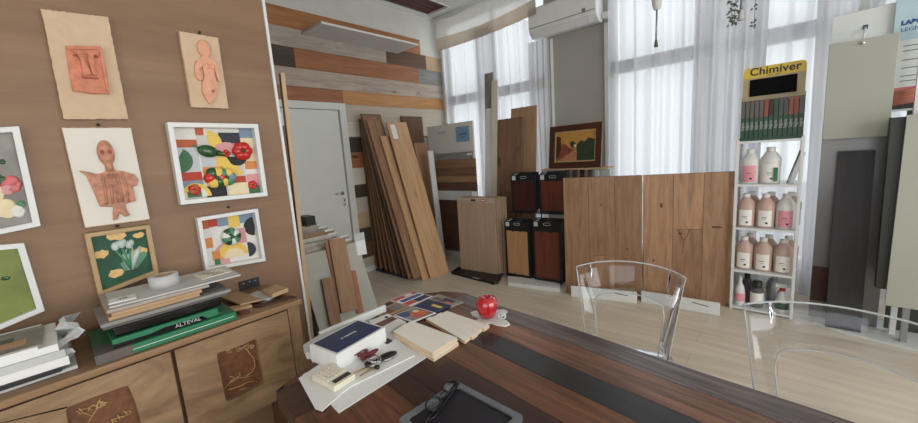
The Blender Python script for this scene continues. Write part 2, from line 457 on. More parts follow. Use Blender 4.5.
def window(n, x0, x1, mull):
    b = MB(); z0, z1 = .25, 3.55; y0, y1 = WY+.08, WY+.16
    b.box(x0, x0+.06, y0, y1, z0, z1, 'white_metal'); b.box(x1-.06, x1, y0, y1, z0, z1, 'white_metal')
    b.box(x0, x1, y0, y1, z0, z0+.06, 'white_metal'); b.box(x0, x1, y0, y1, z1-.06, z1, 'white_metal')
    b.box(x0, x1, y0-.03, y1, 2.30, 2.43, 'grey_dark')
    for q in mull: b.box(q-.035, q+.035, y0, y1, z0, z1, 'white_metal')
    w = struct('window_%d' % n, b)
    g = MB(); g.box(x0+.06, x1-.06, y0+.035, y0+.043, z0+.06, z1-.06, 'window_glass'); build('window_pane', g, w)
window(1, LO, LP, [-3.3]); window(2, RP, RE, [-.58, .6, 1.8])
# blinds seen as fine lines behind the sheers
# outside ground
b = MB(); b.box(-12, 12, WY+.3, 16, -.15, -.1, 'pavement'); struct('ground', b)

# partition on the left, veneered, with a white metal edge
PX = -2.2; PE = .952
b = MB(); b.box(PX-.035, PX, -2.5, PE, 0, 1.85, 'veneer'); b.box(PX-.035, PX, -2.5, PE, 1.85, CZ, 'veneer'); struct('wall_partition', b)
b = MB(); b.box(PX-.035, PX+.012, PE, PE+.014, 0, CZ, 'white_metal'); struct('trim_4', b)

# wood cladding of the left wall
b = MB(); t = .02
def row(z0, z1, segs):
    for y0, y1, mt in segs: b.box(WX, WX+t, y0+.0012, y1-.0012, z0+.0012, z1-.0012, mt)
YD = 2.705
row(3.037, 3.25, [(1.0, 2.6, 'oak_orange'), (2.6, 4.12, 'oak_orange')])
row(2.83, 3.037, [(1.0, 3.457, 'grey_ash'), (3.457, 4.22, 'dark_brown'), (4.22, WY, 'pale_tan')])
row(2.61, 2.83, [(1.0, 2.138, 'smoke'), (2.138, 4.04, 'oak_red'), (4.04, WY, 'blue_grey')])
row(2.405, 2.61, [(1.0, 3.97, 'grey_ash_light'), (3.97, WY, 'grey_ash_light')])
row(2.235, 2.405, [(1.0, 2.70, 'oak_red'), (2.70, WY, 'oak_honey')])
row(2.02, 2.235, [(YD, WY, 'greige')])
for z0, z1, mt, mt2 in ((1.825, 2.02, 'white_wash', 'greige'), (1.62, 1.825, 'smoke', 'dark_brown'), (1.42, 1.62, 'oak_red', 'walnut'),
                   (1.2, 1.42, 'white_wash', 'dark_brown'), (1.03, 1.2, 'smoke', 'walnut'), (.82, 1.03, 'greige', 'grey_ash'), (.61, .82, 'pale_tan', 'greige'),
                   (.41, .61, 'smoke', 'dark_brown'), (.2, .41, 'dark_brown', 'smoke'), (0, .2, 'greige', 'walnut')):
    row(z0, z1, [(YD, YD+.3, mt), (YD+.3, WY, mt2)])
single('wall_cladding', b, 'rows of mixed orange, grey and brown planks cladding the wall around the white door', 'wall cladding')

# white door in that wall
b = MB(); dy0, dy1, dz = 1.78, YD, 2.24
b.box(WX, WX+.05, dy0, dy0+.09, 0, dz, 'door_white'); b.box(WX, WX+.05, dy1-.09, dy1, 0, dz, 'door_white'); b.box(WX, WX+.05, dy0+.0905, dy1-.0905, dz-.085, dz, 'door_white')
d = struct('door_1', b, bevel=.003)
b = MB(); b.box(WX, WX+.025, dy0+.095, dy1-.105, .01, dz-.09, 'door_white'); leaf = build('door_leaf', b, d)
b = MB(); hy, hz = 2.53, 1.12
b.lathe((WX+.028, hy, hz), [(.0001, .0), (.024, 0), (.024, .008), (.0001, .008)], 'chrome', axis=(Y1, Z1, X1))
b.tube([(WX+.03, hy, hz), (WX+.07, hy, hz), (WX+.075, hy-.02, hz), (WX+.075, hy-.12, hz+.005)], .009, 'chrome')
b.lathe((WX+.028, hy+.01, hz-.09), [(.0001, .0), (.02, 0), (.02, .008), (.0001, .008)], 'chrome', axis=(Y1, Z1, X1))
b.lathe((WX+.028, hy+.01, hz-.15), [(.0001, .0), (.016, 0), (.016, .012), (.0001, .012)], 'chrome', axis=(Y1, Z1, X1))
build('door_handle', b, leaf)
b = MB(); b.box(WX+.02, WX+.035, YD, WY, 0, .07, 'white_paint'); struct('baseboard_left', b)
b = MB(); b.box(LP, RP, WY-.015, WY, 0, .08, 'white_paint'); struct('baseboard_window_side', b)

# floating shelf high on the cladding
b = MB(); b.box(WX+t, -3.82, 2.25, 3.66, 2.985, 3.01, 'white_paint')
single('wall_shelf', b, 'long thin white floating shelf high on the plank cladding', 'shelf', bevel=.003)

# ---------------------------------------------------------------- curtains
def curtain(name, label, x0, x1, z0, z1, Y, amp, mat, freq=34, seed=1, group=None):
    rnd = random.Random(seed); ph = [rnd.random()*6 for _ in range(6)]
    b = MB(); n = int((x1-x0)/.008); R = 10; n0 = 0
    fr = [freq*(.8+.4*rnd.random()), freq*.43, freq*1.9, 3.1]
    for i in range(n+1):
        x = x0+(x1-x0)*i/n
        for j in range(R+1):
            q = j/R; z = z0+(z1-z0)*q; s_ = 1-.35*q
            env = .55+.45*sin(fr[3]*x+ph[3])
            y = Y+amp*2.0*s_*(env*sin(fr[0]*x+ph[0]+.5*sin(2*q+ph[4]))+.5*sin(fr[1]*x+ph[1]+q)+.18*sin(fr[2]*x+ph[2]))
            b.v.append(V((x+.01*sin(3*q+ph[5]), y, z+(.012*sin(fr[0]*x) if j == 0 else 0))))
    for i in range(n):
        for j in range(R):
            a = i*(R+1)+j; b.face([a, a+R+1, a+R+2, a+1], mat, [(0, 0)]*4, True)
    return single(name, b, label, 'curtain', group, recalc=False)
CY = WY-.14
curtain('curtain', 'sheer white curtain over the left window beside the plank cladding', -4.14, -3.37, .12, 3.12, CY, .03, 'curtain', 30, 1)
curtain('curtain', 'gathered pale curtain tail falling between the two halves of the left window', -3.42, -3.08, .1, 3.2, CY-.055, .008, 'curtain_dense', 60, 2)
curtain('curtain', 'sheer white curtain behind the tall leaning planks, right half of left window', -3.14, -2.55, .12, 3.14, CY, .035, 'curtain', 42, 3)
curtain('curtain', 'narrow bunched curtain hanging just left of the pillar under the air conditioner', -2.57, -2.3, .1, 2.84, CY-.02, .016, 'curtain_dense', 70, 4)
curtain('curtain', 'sheer white curtain directly right of the pillar', RP+.02, -.66, .1, 3.58, CY, .03, 'curtain', 36, 5)
curtain('curtain', 'thick gathered curtain folds at the meeting point left of the yellow sign', -.74, -.2, .1, 3.58, CY-.12, .028, 'curtain_dense', 56, 6)
curtain('curtain', 'sheer white curtain behind the white bottle shelf', -.28, .2, .08, 3.58, CY, .03, 'curtain', 38, 7)
curtain('curtain', 'dense grey-white curtain folds between bottle shelf and hanging beige panel', .1, .46, .05, 3.58, CY-.12, .03, 'curtain_dense', 52, 8)
curtain('curtain', 'sheer white curtain behind the posters at the right edge', .38, 2.9, .1, 3.58, CY, .03, 'curtain', 36, 9)
# valance over left window
b = MB(); n = 70
for i in range(n+1):
    q = i/n; x = -4.1+q*(LP+.02+4.1); sag = .05*sin(pi*q)
    y = CY-.11+.003*sin(q*40)
    b.v += [V((x, y, 3.07-sag*.3+.05*q*q)), V((x, y-.01, 3.25-sag+.04*q))]
for i in range(n): b.face([2*i, 2*i+2, 2*i+3, 2*i+1], 'valance_band', [(0, 0)]*4, True)
v0 = thing('valance', 'draped curtain valance across the top of the left window, beige lower band', 'valance', (-3.3, CY-.12, 3.05))
build('lower_band', b, v0, recalc=False)
b = MB()
for i in range(n+1):
    q = i/n; x = -4.1+q*(LP+.02+4.1); sag = .05*sin(pi*q)
    for j in range(5):
        u = j/4; b.v.append(V((x, CY-.12+.003*sin(q*40)+.03*u, 3.25-sag+.04*q+(.27-.02*sin(3*pi*q))*u)))
for i in range(n):
    for j in range(4): a = i*5+j; b.face([a, a+5, a+6, a+1], 'valance_upper', [(0, 0)]*4, True)
u = build('upper_cloth', b, v0, recalc=False); u['label'] = 'thin white translucent cloth of the valance'
b = MB(); b.tube([(LO, CY-.06, 3.56), (LP, CY-.06, 3.56)], .012, 'white_metal'); build('rod', b, v0)
b = MB(); b.tube([(RP, CY, 3.59), (RE, CY, 3.59)], .014, 'white_metal')
single('curtain_rail', b, 'white curtain rail along the ceiling over the right windows', 'curtain rail')

# ---------------------------------------------------------------- air conditioner
ac = thing('air_conditioner', 'white wall-mounted air conditioner above the grey pillar', 'air conditioner', (-2.1, WY, 2.86))
b = MB(); prof = [(0, 2.9), (-.06, 2.865), (-.14, 2.87), (-.215, 2.93), (-.225, 3.0), (-.22, 3.19), (-.19, 3.22), (0, 3.22)]
b.prism([(-2.53, WY+y, z) for y, z in prof], (.85, 0, 0), 'white_paint', smooth=False); build('body', b, ac, bevel=.01)
b = MB(); b.slab((-2.48, WY-.155, 2.868), (-1.76, WY-.155, 2.868), (-2.48, WY-.226, 2.932), .012, 'white_metal', back=(0, -1, -1)); build('louver', b, ac, bevel=.003)
b = MB(); b.box(-2.52, -1.69, WY-.2275, WY-.222, 2.975, 2.982, 'vent_grey'); b.box(-1.84, -1.80, WY-.228, WY-.22, 2.975, 3.02, 'vent_grey'); build('panel_seam', b, ac)
b = MB(); b.box(-1.675, -1.60, WY-.07, WY-.0, 2.90, 2.97, 'white_paint'); build('pipe_cover', b, ac, bevel=.01)

# ================================================================ pictures on the partition
def wallpt(x, y, off=0.): return onx(x, y, PX+off)
def lerp4(q, u, v):   # q: top-left, top-right, bottom-right, bottom-left
    return (q[0]*(1-u)+q[1]*u)*(1-v)+(q[3]*(1-u)+q[2]*u)*v
def relief(b, q, poly, off, d, mat):
    b.prism([lerp4(q, u, v)+X1*off for u, v in poly], X1*d, mat)
def rough_quad(q, n=9, amp=.004, seed=0):
    amp *= .4; n *= 2
    r = random.Random(seed); out = []
    for i in range(4):
        a, c = q[i], q[(i+1) % 4]
        for k in range(n): out.append(a.lerp(c, k/n)+V((0, r.uniform(-amp, amp), r.uniform(-amp, amp))))
    return out
def hook(p, root):
    b = MB(); b.tube([p, p+V((.012, 0, 0))], .004, 'black_plastic'); b.ball(p+V((.012, 0, 0)), .006, .006, .006, 'black_plastic', 8); build('nail', b, root)
# face plaque
fx = .025
q = [wallpt(41, 9, fx), wallpt(108, 17, fx), wallpt(128, 119, fx), wallpt(64, 119, fx)]
t1 = thing('clay_plaque', 'tall tan clay plaque with a square terracotta face, top left of the wall', 'wall plaque', (PX, (q[2].y+q[3].y)/2, q[2].z))
b = MB(); b.prism([p-X1*fx for p in rough_quad(q, 12, .004, 1)], X1*fx, 'clay_board'); build('backing_slab', b, t1, bevel=.003)
b = MB(); relief(b, q, [(0.241, 0.321), (0.424, 0.311), (0.770, 0.300), (0.792, 0.525), (0.770, 0.749), (0.478, 0.760), (0.208, 0.729), (0.219, 0.525)], 0, .012, 'terracotta')
relief(b, q, [(0.241, 0.321), (0.770, 0.300), (0.770, 0.331), (0.252, 0.352)], .012, .006, 'terracotta')
relief(b, q, [(0.738, 0.321), (0.781, 0.321), (0.770, 0.749), (0.727, 0.749)], .012, .006, 'terracotta')
relief(b, q, [(0.208, 0.698), (0.770, 0.729), (0.770, 0.760), (0.219, 0.739)], .012, .005, 'terracotta')
f = build('face_relief', b, t1, bevel=.002); f['label'] = 'square terracotta face'
b = MB(); relief(b, q, [(0.295, 0.367), (0.424, 0.352), (0.478, 0.382), (0.468, 0.443), (0.532, 0.576), (0.414, 0.586), (0.414, 0.443), (0.370, 0.387)], .012, .014, 'terracotta')
relief(b, q, [(0.554, 0.372), (0.716, 0.352), (0.716, 0.382), (0.630, 0.392), (0.597, 0.525), (0.619, 0.586), (0.554, 0.576), (0.532, 0.443)], .012, .01, 'terracotta'); build('nose_and_brows', b, t1, bevel=.003)
b = MB(); relief(b, q, [(0.381, 0.596), (0.640, 0.601), (0.640, 0.617), (0.392, 0.617)], .012, .004, 'terracotta_dark'); build('mouth', b, t1); b = MB(); relief(b, q, [(0.316, 0.397), (0.381, 0.392), (0.381, 0.413), (0.327, 0.413)], .012, .003, 'terracotta_dark'); build('eye', b, t1); b = MB(); relief(b, q, [(0.640, 0.392), (0.705, 0.392), (0.705, 0.413), (0.640, 0.413)], .012, .003, 'terracotta_dark'); build('eye', b, t1)
# woman torso plaque
q = [wallpt(179, 31, fx), wallpt(218, 38, fx), wallpt(228.5, 108.5, fx), wallpt(191.5, 107, fx)]
t2 = thing('clay_plaque', 'narrow tan clay plaque with a peach coloured armless female figure', 'wall plaque', (PX, (q[2].y+q[3].y)/2, q[2].z))
b = MB(); b.prism([p-X1*fx for p in rough_quad(q, 10, .003, 2)], X1*fx, 'clay_board'); build('backing_slab', b, t2, bevel=.003)
b = MB()
fpx = [(202.5, 56), (196, 61), (194, 68), (195, 77), (199, 81), (202.5, 80), (200, 75), (199.5, 69), (202, 67), (204, 76), (201.5, 84), (202, 93), (206, 100), (209, 104.5), (213, 101), (216.5, 93), (216.5, 85), (214, 77), (213.5, 69), (215.5, 75), (217.5, 81.5), (220, 82), (219, 74), (217, 66), (214, 62), (208, 58.5), (206.5, 55)]
b.prism([wallpt(x, y, fx) for x, y in fpx], X1*.014, 'peach_clay'); hd = wallpt(203.8, 49, fx)
b.ball(hd+X1*.006, .012, .03, .042, 'peach_clay'); build('figure', b, t2, bevel=.004)
b = MB(); b.ball(wallpt(205.5, 66.5, fx)+X1*.012, .009, .014, .015, 'peach_clay'); b.ball(wallpt(211.5, 67.5, fx)+X1*.012, .009, .014, .015, 'peach_clay'); b.ball(wallpt(209, 88, fx)+X1*.008, .012, .03, .05, 'peach_clay'); build('bust', b, t2)
b = MB(); relief(b, q, [(.56, .76), (.64, .76), (.6, .8)], .0215, .002, 'terracotta_dark'); build('mark', b, t2)
hook(wallpt(199, 33, 0), t2)
# bird-man plaque
q = [wallpt(61.5, 127.5, fx), wallpt(131, 127.5, fx), wallpt(150, 219.5, fx), wallpt(85, 228, fx)]
t3 = thing('clay_plaque', 'white plaque with a brown clay robed figure holding out its arms', 'wall plaque', (PX, (q[2].y+q[3].y)/2, q[3].z))
b = MB(); b.prism([p-X1*fx for p in rough_quad(q, 10, .002, 3)], X1*(fx-.004), 'clay_board'); b.prism([(p.lerp(lerp4(q, .5, .5), .015))-X1*.004 for p in q], X1*.004, 'chalk'); build('backing_slab', b, t3)
b = MB()
relief(b, q, [(0.485, 0.360), (0.586, 0.360), (0.608, 0.440), (0.765, 0.460), (0.900, 0.500), (0.944, 0.560), (0.900, 0.620), (0.832, 0.620), (0.832, 0.780), (0.653, 0.800), (0.660, 0.880), (0.700, 0.920), (0.620, 0.940), (0.540, 0.880), (0.500, 0.950), (0.420, 0.960), (0.440, 0.880), (0.470, 0.820), (0.272, 0.800), (0.228, 0.620), (0.183, 0.480), (0.093, 0.420), (0.205, 0.440), (0.340, 0.470), (0.463, 0.450)], 0, .01, 'brown_clay')
build('robe', b, t3, bevel=.003)
b = MB(); hc = lerp4(q, .53, .26); b.ball(hc+X1*.006, .014, .027, .054, 'brown_clay'); b.tube([hc-Z1*.03+X1*.006, lerp4(q, .54, .45)+X1*.008], .013, 'brown_clay')
for du in (-.05, .05): b.ball(lerp4(q, .53+du, .25)+X1*.017, .004, .008, .01, 'terracotta_dark')
build('head', b, t3)
b = MB()
for u0, u1 in ((.5, .47), (.56, .55), (.62, .62), (.4, .38), (.7, .72)):
    b.tube([lerp4(q, u0, .47)+X1*.011, lerp4(q, (u0+u1)/2+.01, .62)+X1*.013, lerp4(q, u1, .78)+X1*.011], .004, 'brown_clay')
build('robe_folds', b, t3)
hook(wallpt(98, 125, 0), t3)

# framed pictures
def frame(pts, fw_, depth, mat, label, name='picture_frame', bgmat='p_white', bgoff=.006, cat='framed picture', outer=None):
    q = [wallpt(*p, depth) for p in pts]
    t = thing(name, label, cat, (PX, (q[2].y+q[3].y)/2, min(q[2].z, q[3].z)))
    c = lerp4(q, .5, .5)
    inn = []
    for i in range(4):
        a = q[i]; e1 = (q[(i+1) % 4]-a).normalized(); e2 = (q[i-1]-a).normalized(); inn.append(a+(e1+e2)*fw_)
    b = MB(); b.prism([p-X1*depth for p in q], X1*depth, mat, holes=[[p-X1*depth for p in inn]]); build('frame', b, t, bevel=.002)
    bk = [p-X1*(depth-bgoff) for p in inn]
    return t, q, bk
def abstract(t, bk, shapes, bg):
    b = MB(); b.prism([p-X1*.004 for p in bk], X1*.004, bg)
    for i, (poly, mt) in enumerate(shapes):
        b.prism([lerp4(bk, u, v) for u, v in poly], X1*(.0006+.0002*i), mt)
    return build('backdrop', b, t)
def arc(cx, cy, r, a0, a1, n=10, ry=None):
    return [(cx+r*cos(radians(a0+(a1-a0)*i/n)), cy+(ry or r)*sin(radians(a0+(a1-a0)*i/n))) for i in range(n+1)]
def rect(a, c, d, e): return [(a, c), (d, c), (d, e), (a, e)]
t, q, bk = frame([(167, 122), (258, 124), (268, 196), (181, 205)], .022, .05, 'white_paint', 'large white shadow-box frame with abstract colours and glossy model vegetables')
abstract(t, bk, [
 (rect(.26, .1, .54, .36), 'p_tile'), (rect(0, .27, .26, .62), 'p_tile2'), (rect(.54, .22, .82, .48), 'p_tile2'), (rect(.82, .14, 1, .5), 'p_cream'), (rect(.28, .36, .54, .56), 'p_tile2'), (rect(.56, .55, .82, .72), 'p_tile'), (rect(0, .16, .26, .27), 'p_rust'), (rect(.26, .0, .36, .1), 'p_rust'), (rect(0, .62, .26, .74), 'p_red'), (rect(0, .74, .26, .86), 'p_blue'),
 (rect(.54, .06, .82, .22), 'p_navy'), (rect(.82, 0, 1, .14), 'p_blue'), (arc(.4, .2, .17, -90, 60, 10, .17)+[(.4, .2)], 'p_yellow'),
 (arc(.0, .45, .18, -60, 80)+[(0, .45)], 'p_green'), (arc(.62, .4, .2, 180, 330)+[(.62, .4)], 'p_pink'), (arc(.68, .5, .22, 60, 220)+[(.68, .42)], 'p_yellow'),
 (arc(.74, .42, .14, 0, 130)+[(.6, .42)], 'p_black'), (rect(.28, .56, .54, .66), 'p_orange'), (rect(.28, .66, .54, .82), 'p_cream'), (rect(.28, .84, .54, 1), 'p_black'),
 (rect(.56, .72, .82, .82), 'p_red'), (rect(.56, .82, .84, 1), 'p_cream'), (rect(.84, .88, 1, 1), 'p_green'), (rect(.84, .7, 1, .86), 'p_pink'), (rect(.84, .5, 1, .62), 'p_orange'),
 (arc(.16, .98, .18, 180, 360, 12, .2), 'p_yellow'), (arc(.16, .98, .13, 180, 360, 12, .15), 'p_white'), (rect(.05, .9, .22, .98), 'p_green')], 'p_white')
b = MB(); c = lerp4(bk, .37, .33)+X1*.012; b.ball(c, .018, .045, .03, 'veg_green', axis=(X1, (Y1-Z1*.3).normalized(), (Z1+Y1*.3).normalized())); b.tube([c+Y1*.04-Z1*.01, c+Y1*.075-Z1*.022, c+Y1*.1-Z1*.016], [.016, .008, .003], 'veg_green'); b.tube([c-Y1*.04+Z1*.02, c-Y1*.055+Z1*.035], .005, 'stem_green'); build('eggplant', b, t)
def lobed(c, r, mats, n=6, dep=.022):
    b = MB()
    for k in range(n):
        a = 2*pi*k/n; b.ball(c+V((0, cos(a), sin(a)))*r*.45, dep, r*.55, r*.55, mats[k % len(mats)], 10)
    b.ball(c+X1*dep*.8, .008, r*.2, r*.2, 'veg_green', 8)
    return b
build('tomato', lobed(lerp4(bk, .82, .34)+X1*.012, .05, ['veg_red']), t)
build('pumpkin', lobed(lerp4(bk, .42, .72)+X1*.012, .055, ['veg_red', 'p_yellow', 'veg_green']), t)
build('pumpkin', lobed(lerp4(bk, .55, .72)+X1*.012, .048, ['p_blue', 'p_yellow', 'stem_green']), t)
build('cherry', lobed(lerp4(bk, .6, .37)+X1*.01, .02, ['veg_red'], 4, .014), t)
build('cherry', lobed(lerp4(bk, .14, .87)+X1*.01, .028, ['veg_red', 'p_rust'], 5, .012), t)
build('cherry', lobed(lerp4(bk, .9, .87)+X1*.01, .024, ['veg_red'], 5, .012), t)
t, q, bk = frame([(197, 218), (258, 208.5), (266, 261), (206, 271.5)], .018, .045, 'white_paint', 'small white shadow-box frame with one striped green pumpkin at its centre')
abstract(t, bk, [(rect(0, 0, .14, .2), 'p_rust'), (rect(.14, 0, .3, .18), 'p_red'), (rect(.3, 0, .5, .2), 'p_blue'), (rect(.5, 0, .72, .26), 'p_yellow'), (rect(.72, .0, 1, .2), 'p_blue'), (arc(.98, .3, .2, 90, 270)+[(1, .3)], 'p_black'),
 (rect(0, .4, .16, .62), 'p_orange'), (rect(.16, .3, .5, .66), 'p_white'), (rect(.62, .3, .8, .62), 'p_pink'), (arc(.42, .8, .26, 90, 270)+[(.42, .8)], 'p_pink'), (arc(.5, .86, .3, 180, 360), 'p_yellow'), (arc(.52, .9, .2, 180, 360), 'p_cream'), (rect(.12, .7, .26, .9), 'p_orange'), (arc(.8, .78, .16, -90, 90)+[(.8, .78)], 'p_navy'), (rect(.14, .88, .24, 1), 'p_green')], 'p_white')
build('pumpkin', lobed(lerp4(bk, .5, .44)+X1*.014, .047, ['veg_green', 'p_white', 'stem_green'], 9, .02), t)
hook(wallpt(228, 207, 0), t)
# tulip picture in gold frame
t, q, bk = frame([(84, 234), (150, 224.5), (159, 273), (98.5, 297)], .018, .035, 'gilt', 'gold framed green picture of pale tulips with gold clouds, above the box pile', bgoff=.012)
b = MB(); b.prism([p-X1*.004 for p in bk], X1*.004, 'emerald')
def cloud(u, v, s_, seed):
    r = random.Random(seed); n = 14
    b.prism([lerp4(bk, u+s_*(1.6+.5*r.random())*cos(2*pi*k/n)*.6, v+s_*(.7+.5*r.random())*sin(2*pi*k/n)*.7) for k in range(n)], X1*.002, 'gold_leaf')
cloud(.45, .04, .17, 1); cloud(.86, .12, .1, 2); cloud(.12, .35, .12, 3); cloud(.82, .5, .15, 4); cloud(.3, .78, .13, 5)
build('backdrop', b, t)
b = MB()
for u0, v0 in ((.38, .26), (.5, .24), (.64, .28)):
    c = lerp4(bk, u0, v0)+X1*.006; st = lerp4(bk, .58, .8)+X1*.004
    b.ball(c, .007, .014, .019, 'tulip', 10); b.ball(c+V((.002, .009, .008)), .007, .01, .014, 'tulip', 10); b.tube([c-Z1*.02, c.lerp(st, .5), st], .006, 'stem_green')
    b.tube([st, lerp4(bk, u0+.12, .5)+X1*.005, lerp4(bk, u0+.2, .36)+X1*.004], [.012, .011, .002], 'tulip', flat=.4)
b.prism([lerp4(bk, u, v) for u, v in ((.4, .62), (.9, .5), (.96, .6), (.7, .82), (.46, .8))], X1*.003, 'stem_green')
build('tulips', b, t)
hook(wallpt(117, 226, 0), t)
# flower photo, cut by the left edge
t, q, bk = frame([(-60, 131), (19, 126), (41, 226), (-40, 243)], .02, .03, 'white_paint', 'white framed flower photograph cut off by the left picture edge, upper one', bgoff=.01)
b = MB(); b.prism([p-X1*.004 for p in bk], X1*.004, 'photo_grey')
for u, v, r_, mt in ((.78, .55, .1, 'print_rose'), (.7, .6, .06, 'p_pink'), (.5, .62, .09, 'p_cream'), (.62, .8, .11, 'p_cream'), (.8, .85, .07, 'p_white'), (.55, .45, .06, 'leaf_dry'), (.66, .5, .05, 'veg_green'), (.88, .78, .04, 'stem_green'), (.72, .3, .03, 'veg_green')):
    for k in range(5): b.ball(lerp4(bk, u+r_*.5*cos(k*1.26), v+r_*.4*sin(k*1.26)), .002+.0005*k, r_*.22, r_*.2, mt, 8)
build('photograph', b, t)
t, q, bk = frame([(-60, 250), (24, 243), (45, 311), (-38, 346)], .02, .03, 'white_paint', 'white framed lime green picture cut off by the left picture edge, lower one', bgoff=.01)
b = MB(); b.prism([p-X1*.004 for p in bk], X1*.004, 'lime_picture'); b.ball(lerp4(bk, .68, .42), .002, .012, .008, 'veg_green', 8); build('picture', b, t)

# ================================================================ carved cabinet
CX = -1.8; cy0, cy1 = -1.0, .752
cab = thing('cabinet', 'low wooden cabinet with two doors with carved recessed landscapes under the pictures', 'cabinet', (-2.0, -.1, 0))
b = MB(); b.box(PX+.004, CX+.02, cy0, cy1+.012, .822, .85, 'cab_top'); build('top', b, cab, bevel=.006)
b = MB()
b.box(PX+.004, CX-.03, cy0+.02, cy1-.01, .405, .822, 'carcass'); b.box(CX-.03, CX, cy1-.055, cy1, .39, .822, 'cab_wood')
b.box(CX-.03, CX-.004, cy0, cy1-.055, .39, .412, 'cab_wood'); build('body', b, cab)
for y in (cy1-.05, cy0+.02):
    for x in (CX-.04, PX+.06):
        b = MB(); b.box(x-.025, x+.025, y-.025, y+.03, 0, .405, 'carcass'); build('leg', b, cab, bevel=.004)
def cdoor(y0, y1, hole, lines):
    z0, z1 = .414, .812
    o = [(CX-.03, y0, z0), (CX-.03, y1, z0), (CX-.03, y1, z1), (CX-.03, y0, z1)]
    hp = []
    P = [onx(x, y, CX) for x, y in hole] if len(hole) > 4 else [V((CX, y, z)) for y, z in hole]
    for i in range(len(P)):      # rounded corners
        a, c, e = P[i-1], P[i], P[(i+1) % len(P)]
        for k in range(5):
            u = k/4; p1 = c.lerp(a, .14); p2 = c.lerp(e, .14)
            hp.append(p1*(1-u)**2+c*2*u*(1-u)+p2*u*u)
    hp = [V((CX-.03, p.y, p.z)) for p in hp]
    b = MB(); b.prism(o, X1*.035, 'cab_wood', holes=[hp]); d = build('door', b, cab, bevel=.003)
    b = MB(); b.prism([p+X1*.001 for p in hp], X1*.006, 'carved'); cp = build('carved_panel', b, d)
    b = MB()
    for l in lines:
        b.tube([onx(x, y, CX-.02) for x, y in l], .0022, 'carve_line', 5)
    build('carved_tree', b, cp)
    return d
def branches(x0, y0, x1, y1, n, seed, s_=8):
    r = random.Random(seed); L = []
    for i in range(n):
        u = r.random(); x = x0+(x1-x0)*u+r.uniform(-s_, s_)*.3; y = y0+(y1-y0)*u
        L.append([(x, y), (x+r.uniform(-s_, s_), y-r.uniform(1, s_*.6)), (x+r.uniform(-s_, s_), y-r.uniform(2, s_))])
    return L
y_gap = onx(172, 350, CX).y
cdoor(y_gap+.006, cy1-.06, [(216, 353), (236, 347), (256, 338), (260, 360), (265, 382), (244, 394), (226, 402), (221, 378)],
      [[(246, 348), (250, 354), (254, 358), (255, 366), (252, 372), (246, 376)], [(230, 383), (238, 378), (246, 377), (256, 374)], [(228, 390), (240, 386), (248, 382), (258, 381)], [(224, 397-8), (232, 380), (238, 376)], [(240, 390), (250, 387)]]+branches(228, 354, 252, 348, 16, 4, 6)+branches(230, 382, 240, 376, 6, 5, 5))
cdoor(-.36, y_gap-.006, [(66, 408), (96, 396), (128, 385), (135, 402), (144, 432), (110, 452), (78, 462), (70, 430)],
      [[(88, 423), (92, 416), (97, 409), (98, 402), (101, 398)], [(92, 416), (84, 413), (78, 414)], [(97, 409), (104, 404), (108, 402)], [(112, 420), (120, 417), (128, 415)]]+branches(80, 414, 108, 404, 12, 7, 6)+branches(112, 424, 130, 414, 8, 8, 5))
cdoor(-.97, -.366, [(-.82, .47), (-.52, .47), (-.52, .75), (-.82, .75)], [])

# ---- things on the cabinet
CTZ = .851
def zpoly(pts, z, t, mat, b=None, side=None):
    b = b or MB(); b.prism([onz(x, y, z+t)-Z1*t for x, y in pts], Z1*t, mat, side=side); return b
def rpile(cy, cx, w, d, z, h, mat, rot=0, side=None, b=None):
    # rectangular sheet centred (cx,cy), w along Y, d along X
    b = b or MB(); ax = V((sin(rot), cos(rot), 0)); ay = V((cos(rot), -sin(rot), 0))
    f = {0: side, 1: side, 2: side, 3: side} if side else None
    b.obox((cx, cy, z+h/2), ax, ay, Z1, w, d, h, mat, f); return b
gP = 'papers and magazines piled at the left of the cabinet top'
# left paper pile; right end at photo x 80
yL = onx(78, 372, -1.84).y
z = CTZ
specs = [(.012, 'paper_grey', .0, 'blue-white bent folder at the very bottom of the left paper pile'), (.014, 'black_plastic', -.035, 'thin black folder low in the left paper pile'),
         (.03, 'paper_white', -.01, 'thick wad of loose white sheets in the left paper pile'), (.026, 'paper_grey', -.02, 'grey edged stack of brochures in the left paper pile'),
         (.024, 'paper_white', -.03, 'white catalogue below the top of the left paper pile')]
for i, (h, mt, dy, lb) in enumerate(specs):
    w = .5; b = rpile(yL-w/2+dy, -1.99+.01*(i % 2), w, .3, z, h, mt, .02*((i*7) % 3-1))
    single('paper_stack' if i in (2,) else 'folder', b, lb, 'papers', bevel=.001); z += h+.0006
t = thing('magazine', 'magazine with a grey building photograph on its cover topping the left paper pile', 'magazine', (-1.99, yL-.3, z))
b = rpile(yL-.3, -1.985, .46, .29, z, .01, 'paper_white', .03); build('pages', b, t)
b = rpile(yL-.27, -1.985, .42, .25, z+.01, .0006, 'photo_grey', .03); rpile(yL-.27, -1.94, .34, .07, z+.0108, .0005, 'card', .03, b=b)
rpile(yL-.2, -2.0, .14, .05, z+.0108, .0006, 'grey_dark', .03, b=b); b.text('CASA LEGNO'[:4], .03, (-2.085, yL-.38, z+.011), (0, 1, 0), (-1, 0, 0), 'text_dark'); build('cover_print', b, t); z += .012
